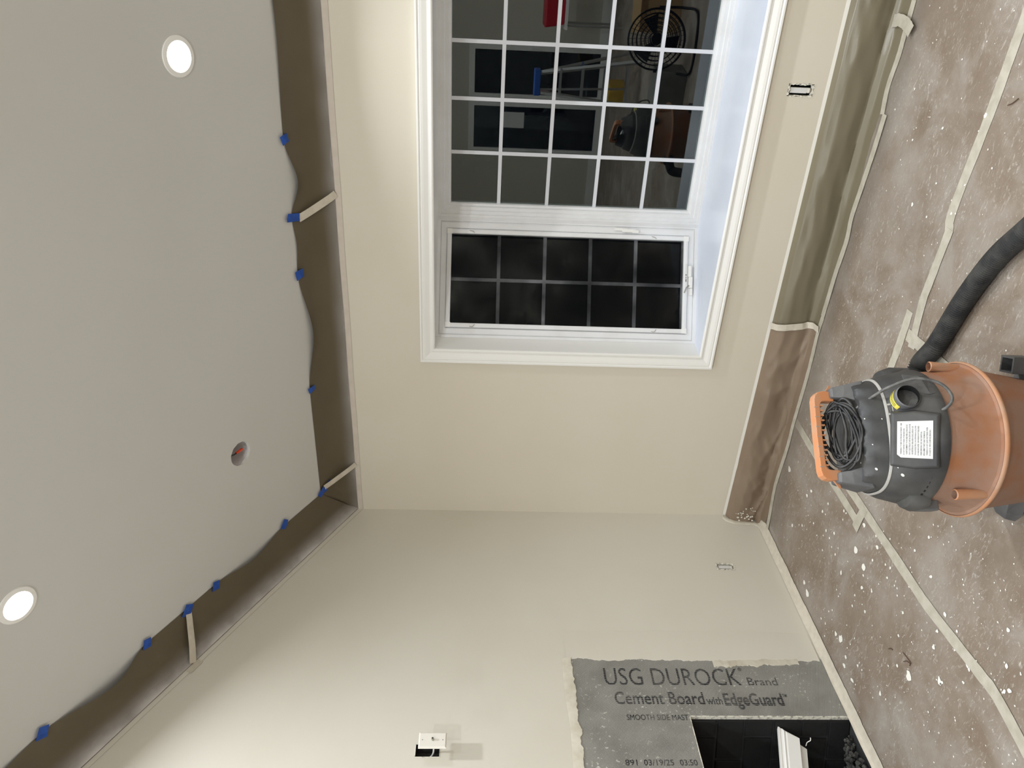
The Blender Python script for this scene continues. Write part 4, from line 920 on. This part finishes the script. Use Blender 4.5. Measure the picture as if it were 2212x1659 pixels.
# coiled power cord in the recess under the handle
cord = MB(); ctrl = []
for k in range(8):
    w_ = (.098, .088, .094, .075, .097, .083, .09, .07)[k]; oy = -.028 + .010 * math.sin(k * 2.1); oz = .640 + .006 * math.cos(k * 1.7)
    for j in range(8):
        t = 2 * math.pi * (j + .5 * k) / 8
        ctrl.append((w_ * math.cos(t) + .016 * math.sin(k * 1.3), oy - (.052, .034, .045, .02, .05, .03, .04, .048)[k] * math.sin(t + .35 * math.sin(k * 2.3)) + .006 * math.sin(3 * t + k), oz - (.032, .02, .028, .01, .03, .018, .024, .03)[k] * math.sin(t + .35 * math.sin(k * 2.3)) + .006 * math.cos(2 * t + k)))
cord.tube(spline(ctrl, 5), .0043, 8).build('power_cord', 'cable', vac, smooth=60)
co2 = []
MB().tube(spline([(-.02, .02, .68), (-.03, .045, .69), (.0, .055, .685), (.05, .05, .67), (.07, .02, .64)], 8), .0043, 8).build('cord_end', 'cable', vac, smooth=60)
MB().tube(spline([Mvi @ fl(*q_) for q_ in ((1850, 882, .605), (1885, 857, .575), (1925, 834, .548), (1975, 818, .50), (2020, 824, .455), (2046, 840, .43), (2057, 862, .42), (2042, 882, .43), (2012, 893, .452))], 8), .0045, 10).build('cord_lead', 'cable_g', vac, smooth=60)
# paint drips on the lid
dr_ = MB()
mo = [c for c in lid.children if c.name.startswith('motor_cover')][0]
bv3 = BVHTree.FromPolygons([v.co for v in mo.data.vertices], [tuple(p.vertices) for p in mo.data.polygons])
for x, y, r_ in ((1893, 1013, 2.6), (1950, 1026, 3.2), (1922, 1030, 1.6), (1868, 905, 1.4), (1905, 905, 1.2), (1965, 897, 1.2), (1940, 1010, 1.2), (1885, 960, 1.2), (1915, 1040, 1.2), (1860, 1000, 1.4)):
    p_, n_ = on_lid(x, y, .0004, bv3)
    if p_ is None: p_, n_ = on_lid(x, y, .0004)
    if p_ is None: continue
    u_ = n_.orthogonal().normalized(); v_ = n_.cross(u_)
    dr_.prism([p_ + (u_ * math.cos(k * .785) * 1.4 + v_ * math.sin(k * .785)) * r_ * .0012 for k in range(8)], n_ * .0008)
dr_.build('paint_specks', 'splat', lid)['kind'] = 'stuff'

# hose lying on the floor
Mv = Matrix.Translation(VC) @ Matrix.Rotation(VR, 4, 'Z')
hp = [Mv @ Vector((0, .25, .265)), Mv @ Vector((0, .33, .22)), Mv @ Vector((.03, .42, .10)), Mv @ Vector((.10, .47, .045))]
hp = [hp[0], hp[1]] + [fl(1975, 815, .06), fl(2025, 742, .038), fl(2085, 645, .037), fl(2150, 560, .037), fl(2212, 503, .037), fl(2300, 430, .037), fl(2420, 360, .037)]
path = spline(hp, 44)
# resample evenly
acc = [0]
for i in range(1, len(path)): acc.append(acc[-1] + (path[i] - path[i - 1]).length)
L = acc[-1]; step = .002; rs = []; j = 0; s_ = 0
while s_ < L:
    while acc[j + 1] < s_: j += 1
    rs.append(path[j].lerp(path[j + 1], (s_ - acc[j]) / max(1e-6, acc[j + 1] - acc[j]))); s_ += step
rad = [.0325 + .0034 * math.sin(i * 2 * math.pi / 4) for i in range(len(rs))]
ho = MB().tube([Mvi @ p for p in rs], rad, 20).build('hose', 'hose', vac, smooth=40); ho['label'] = 'ribbed black hose snaking over the taped floor'

# ------------------------------------------------------------------ things behind the photographer, mirrored in the bay window
ld_ = tag(empty('step_ladder', (1.7, -4.75, 0)), 'small aluminium step ladder with a blue top before the glass doors', 'ladder')
T = 1.1
for s_ in (-1, 1):
    MB().bar((1.6 + .10 * s_, -4.68, T), (1.66 + .24 * s_, -4.36, 0), .03, .05).build('front_rail', 'alu', ld_)
    MB().bar((1.6 + .09 * s_, -4.76, T), (1.70 + .20 * s_, -5.14, 0), .02, .035).build('rear_rail', 'alu', ld_)
    MB().bar((1.63 + .17 * s_, -4.53, .62), (1.65 + .15 * s_, -4.94, .58), .006, .02).build('spreader', 'ladderblue', ld_)
for k in range(4):
    f = (k + 1) / 4.6; MB().box(1.63 - .12 - .1 * f, 1.63 + .12 + .1 * f, -4.68 + .30 * f - .02, -4.68 + .32 * f + .06, T * (1 - f) - .012, T * (1 - f) + .012).build('step', 'alu', ld_)
MB().box(1.46, 1.74, -4.80, -4.63, T - .02, T + .05).build('top_cap', 'ladderblue', ld_, bevel=.01)
fan = tag(empty('floor_fan', (2.3, -2.45, 0)), 'round dark floor fan on a tube stand, mirrored low in the picture window', 'fan')
fc = Vector((2.3, -2.45, .285)); fr_ = .235
fy = Vector((.15, 1, .12)).normalized(); fx_ = Vector((1, -.15, 0)).normalized(); fz = fx_.cross(fy)
def fcirc(r, off, n=40): return [fc + fx_ * (r * math.cos(2 * math.pi * k / n)) + fz * (r * math.sin(2 * math.pi * k / n)) + fy * off for k in range(n + 1)]
cg = MB()
for off_s in (1, -1):
    for r in (.235, .2, .165, .13, .095, .06): cg.tube(fcirc(r, off_s * (.075 - .9 * r * r)), .0035 if r < .23 else .007, 6, False)
cg.build('cage', 'iron', fan)
for k in range(36):
    a = 2 * math.pi * k / 36; dd = fx_ * math.cos(a) + fz * math.sin(a); MB().tube([fc + dd * .05 + fy * .073, fc + dd * .15 + fy * .055, fc + dd * .235 + fy * .026], .0018, 5).build('cage_wire', 'iron', fan)
for k in range(3):
    a = 2 * math.pi * k / 3; d1 = fx_ * math.cos(a) + fz * math.sin(a); d2 = fx_ * math.cos(a + .7) + fz * math.sin(a + .7)
    MB().loft([[fc + d1 * .03 - fy * .01, fc + d1 * .2 - fy * .03, fc + d1 * .2 - fy * .026, fc + d1 * .03 - fy * .006], [fc + d2 * .04 + fy * .02, fc + d2 * .19 + fy * .01, fc + d2 * .19 + fy * .014, fc + d2 * .04 + fy * .024]]).build('blade', 'iron', fan)
MB().tube([fc - fy * .1, fc + fy * .07], .045, 20).build('motor_hub', 'iron', fan, smooth=40)
MB().tube(spline([fc + fx_ * .245, fc + fx_ * .25 + Vector((0, .06, -.2)), Vector((2.52, -2.28, .012)), Vector((2.3, -2.2, .012)), Vector((2.08, -2.25, .012)), fc - fx_ * .25 + Vector((0, .06, -.2)), fc - fx_ * .245], 8), .011, 10).build('tube_stand', 'iron', fan, smooth=50)
def carton(name, label, x, y, rz, w_, d_, h_, m, cat='box', flaps=True):
    e = tag(empty(name, (x, y, 0), True, rz), label, cat)
    b = MB(); b.box(-w_ / 2, w_ / 2, -d_ / 2, d_ / 2, 0, h_); b.build('body', m, e, bevel=.004)
    if flaps:
        for s_ in (-1, 1): MB().add([(-w_ / 2, s_ * d_ / 2, h_), (w_ / 2, s_ * d_ / 2, h_), (w_ / 2, s_ * d_ / 2 * 1.35, h_ + .07), (-w_ / 2, s_ * d_ / 2 * 1.35, h_ + .07), (-w_ / 2, s_ * d_ / 2, h_ - .004), (w_ / 2, s_ * d_ / 2, h_ - .004), (w_ / 2, s_ * d_ / 2 * 1.35, h_ + .066), (-w_ / 2, s_ * d_ / 2 * 1.35, h_ + .066)], [(0, 1, 2, 3), (7, 6, 5, 4), (0, 3, 7, 4), (1, 5, 6, 2), (2, 6, 7, 3), (0, 4, 5, 1)]).build('flap', m, e)
    return e
carton('carton', 'grey lidded carton on the floor beside the fan', 1.93, -2.5, .15, .3, .26, .26, 'greybox', flaps=False)
carton('carton', 'brown open carton on the floor behind the fan', 2.48, -3.05, -.1, .36, .3, .3, 'cardboard')
carton('tool_case', 'ochre plastic case on the floor behind the ladder', 1.42, -5.35, .1, .24, .3, .2, 'ochre', 'case', False)
tb = tag(empty('work_table', (2.6, -6.1, 0)), 'folding work table near the rear wall', 'table')
MB().box(2.05, 3.3, -6.4, -5.85, .70, .73).build('top', 'white', tb)
for x in (2.1, 3.25):
    for y in (-6.35, -5.9): MB().tube([(x, y, .70), (x, y, 0)], .014, 10).build('leg', 'alu', tb)
rb_ = tag(MB().loft([[(2.1 + .0, -6.3, .73), (2.55, -6.3, .73), (2.55, -5.95, .73), (2.1, -5.95, .73)], [(2.06, -6.34, .98), (2.59, -6.34, .98), (2.59, -5.91, .98), (2.06, -5.91, .98)]]).build('storage_bin', 'red', bevel=.02), 'red plastic storage bin on the work table', 'bin')
rgm = MB().grid(lambda a, t: (.82 + .2 * a, -5.3 + .2 * t, .004 + .05 * abs(smooth_noise(a * 4, t * 4, 3)) * (4 * a * (1 - a) * 4 * t * (1 - t)) * 1.5), 14, 14)
tag(rgm.build('rag', 'rag', smooth=60), 'crumpled white rag on the floor near the glass doors', 'rag')

for o in list(bpy.data.objects):
    if '_local' in o.keys(): del o['_local']
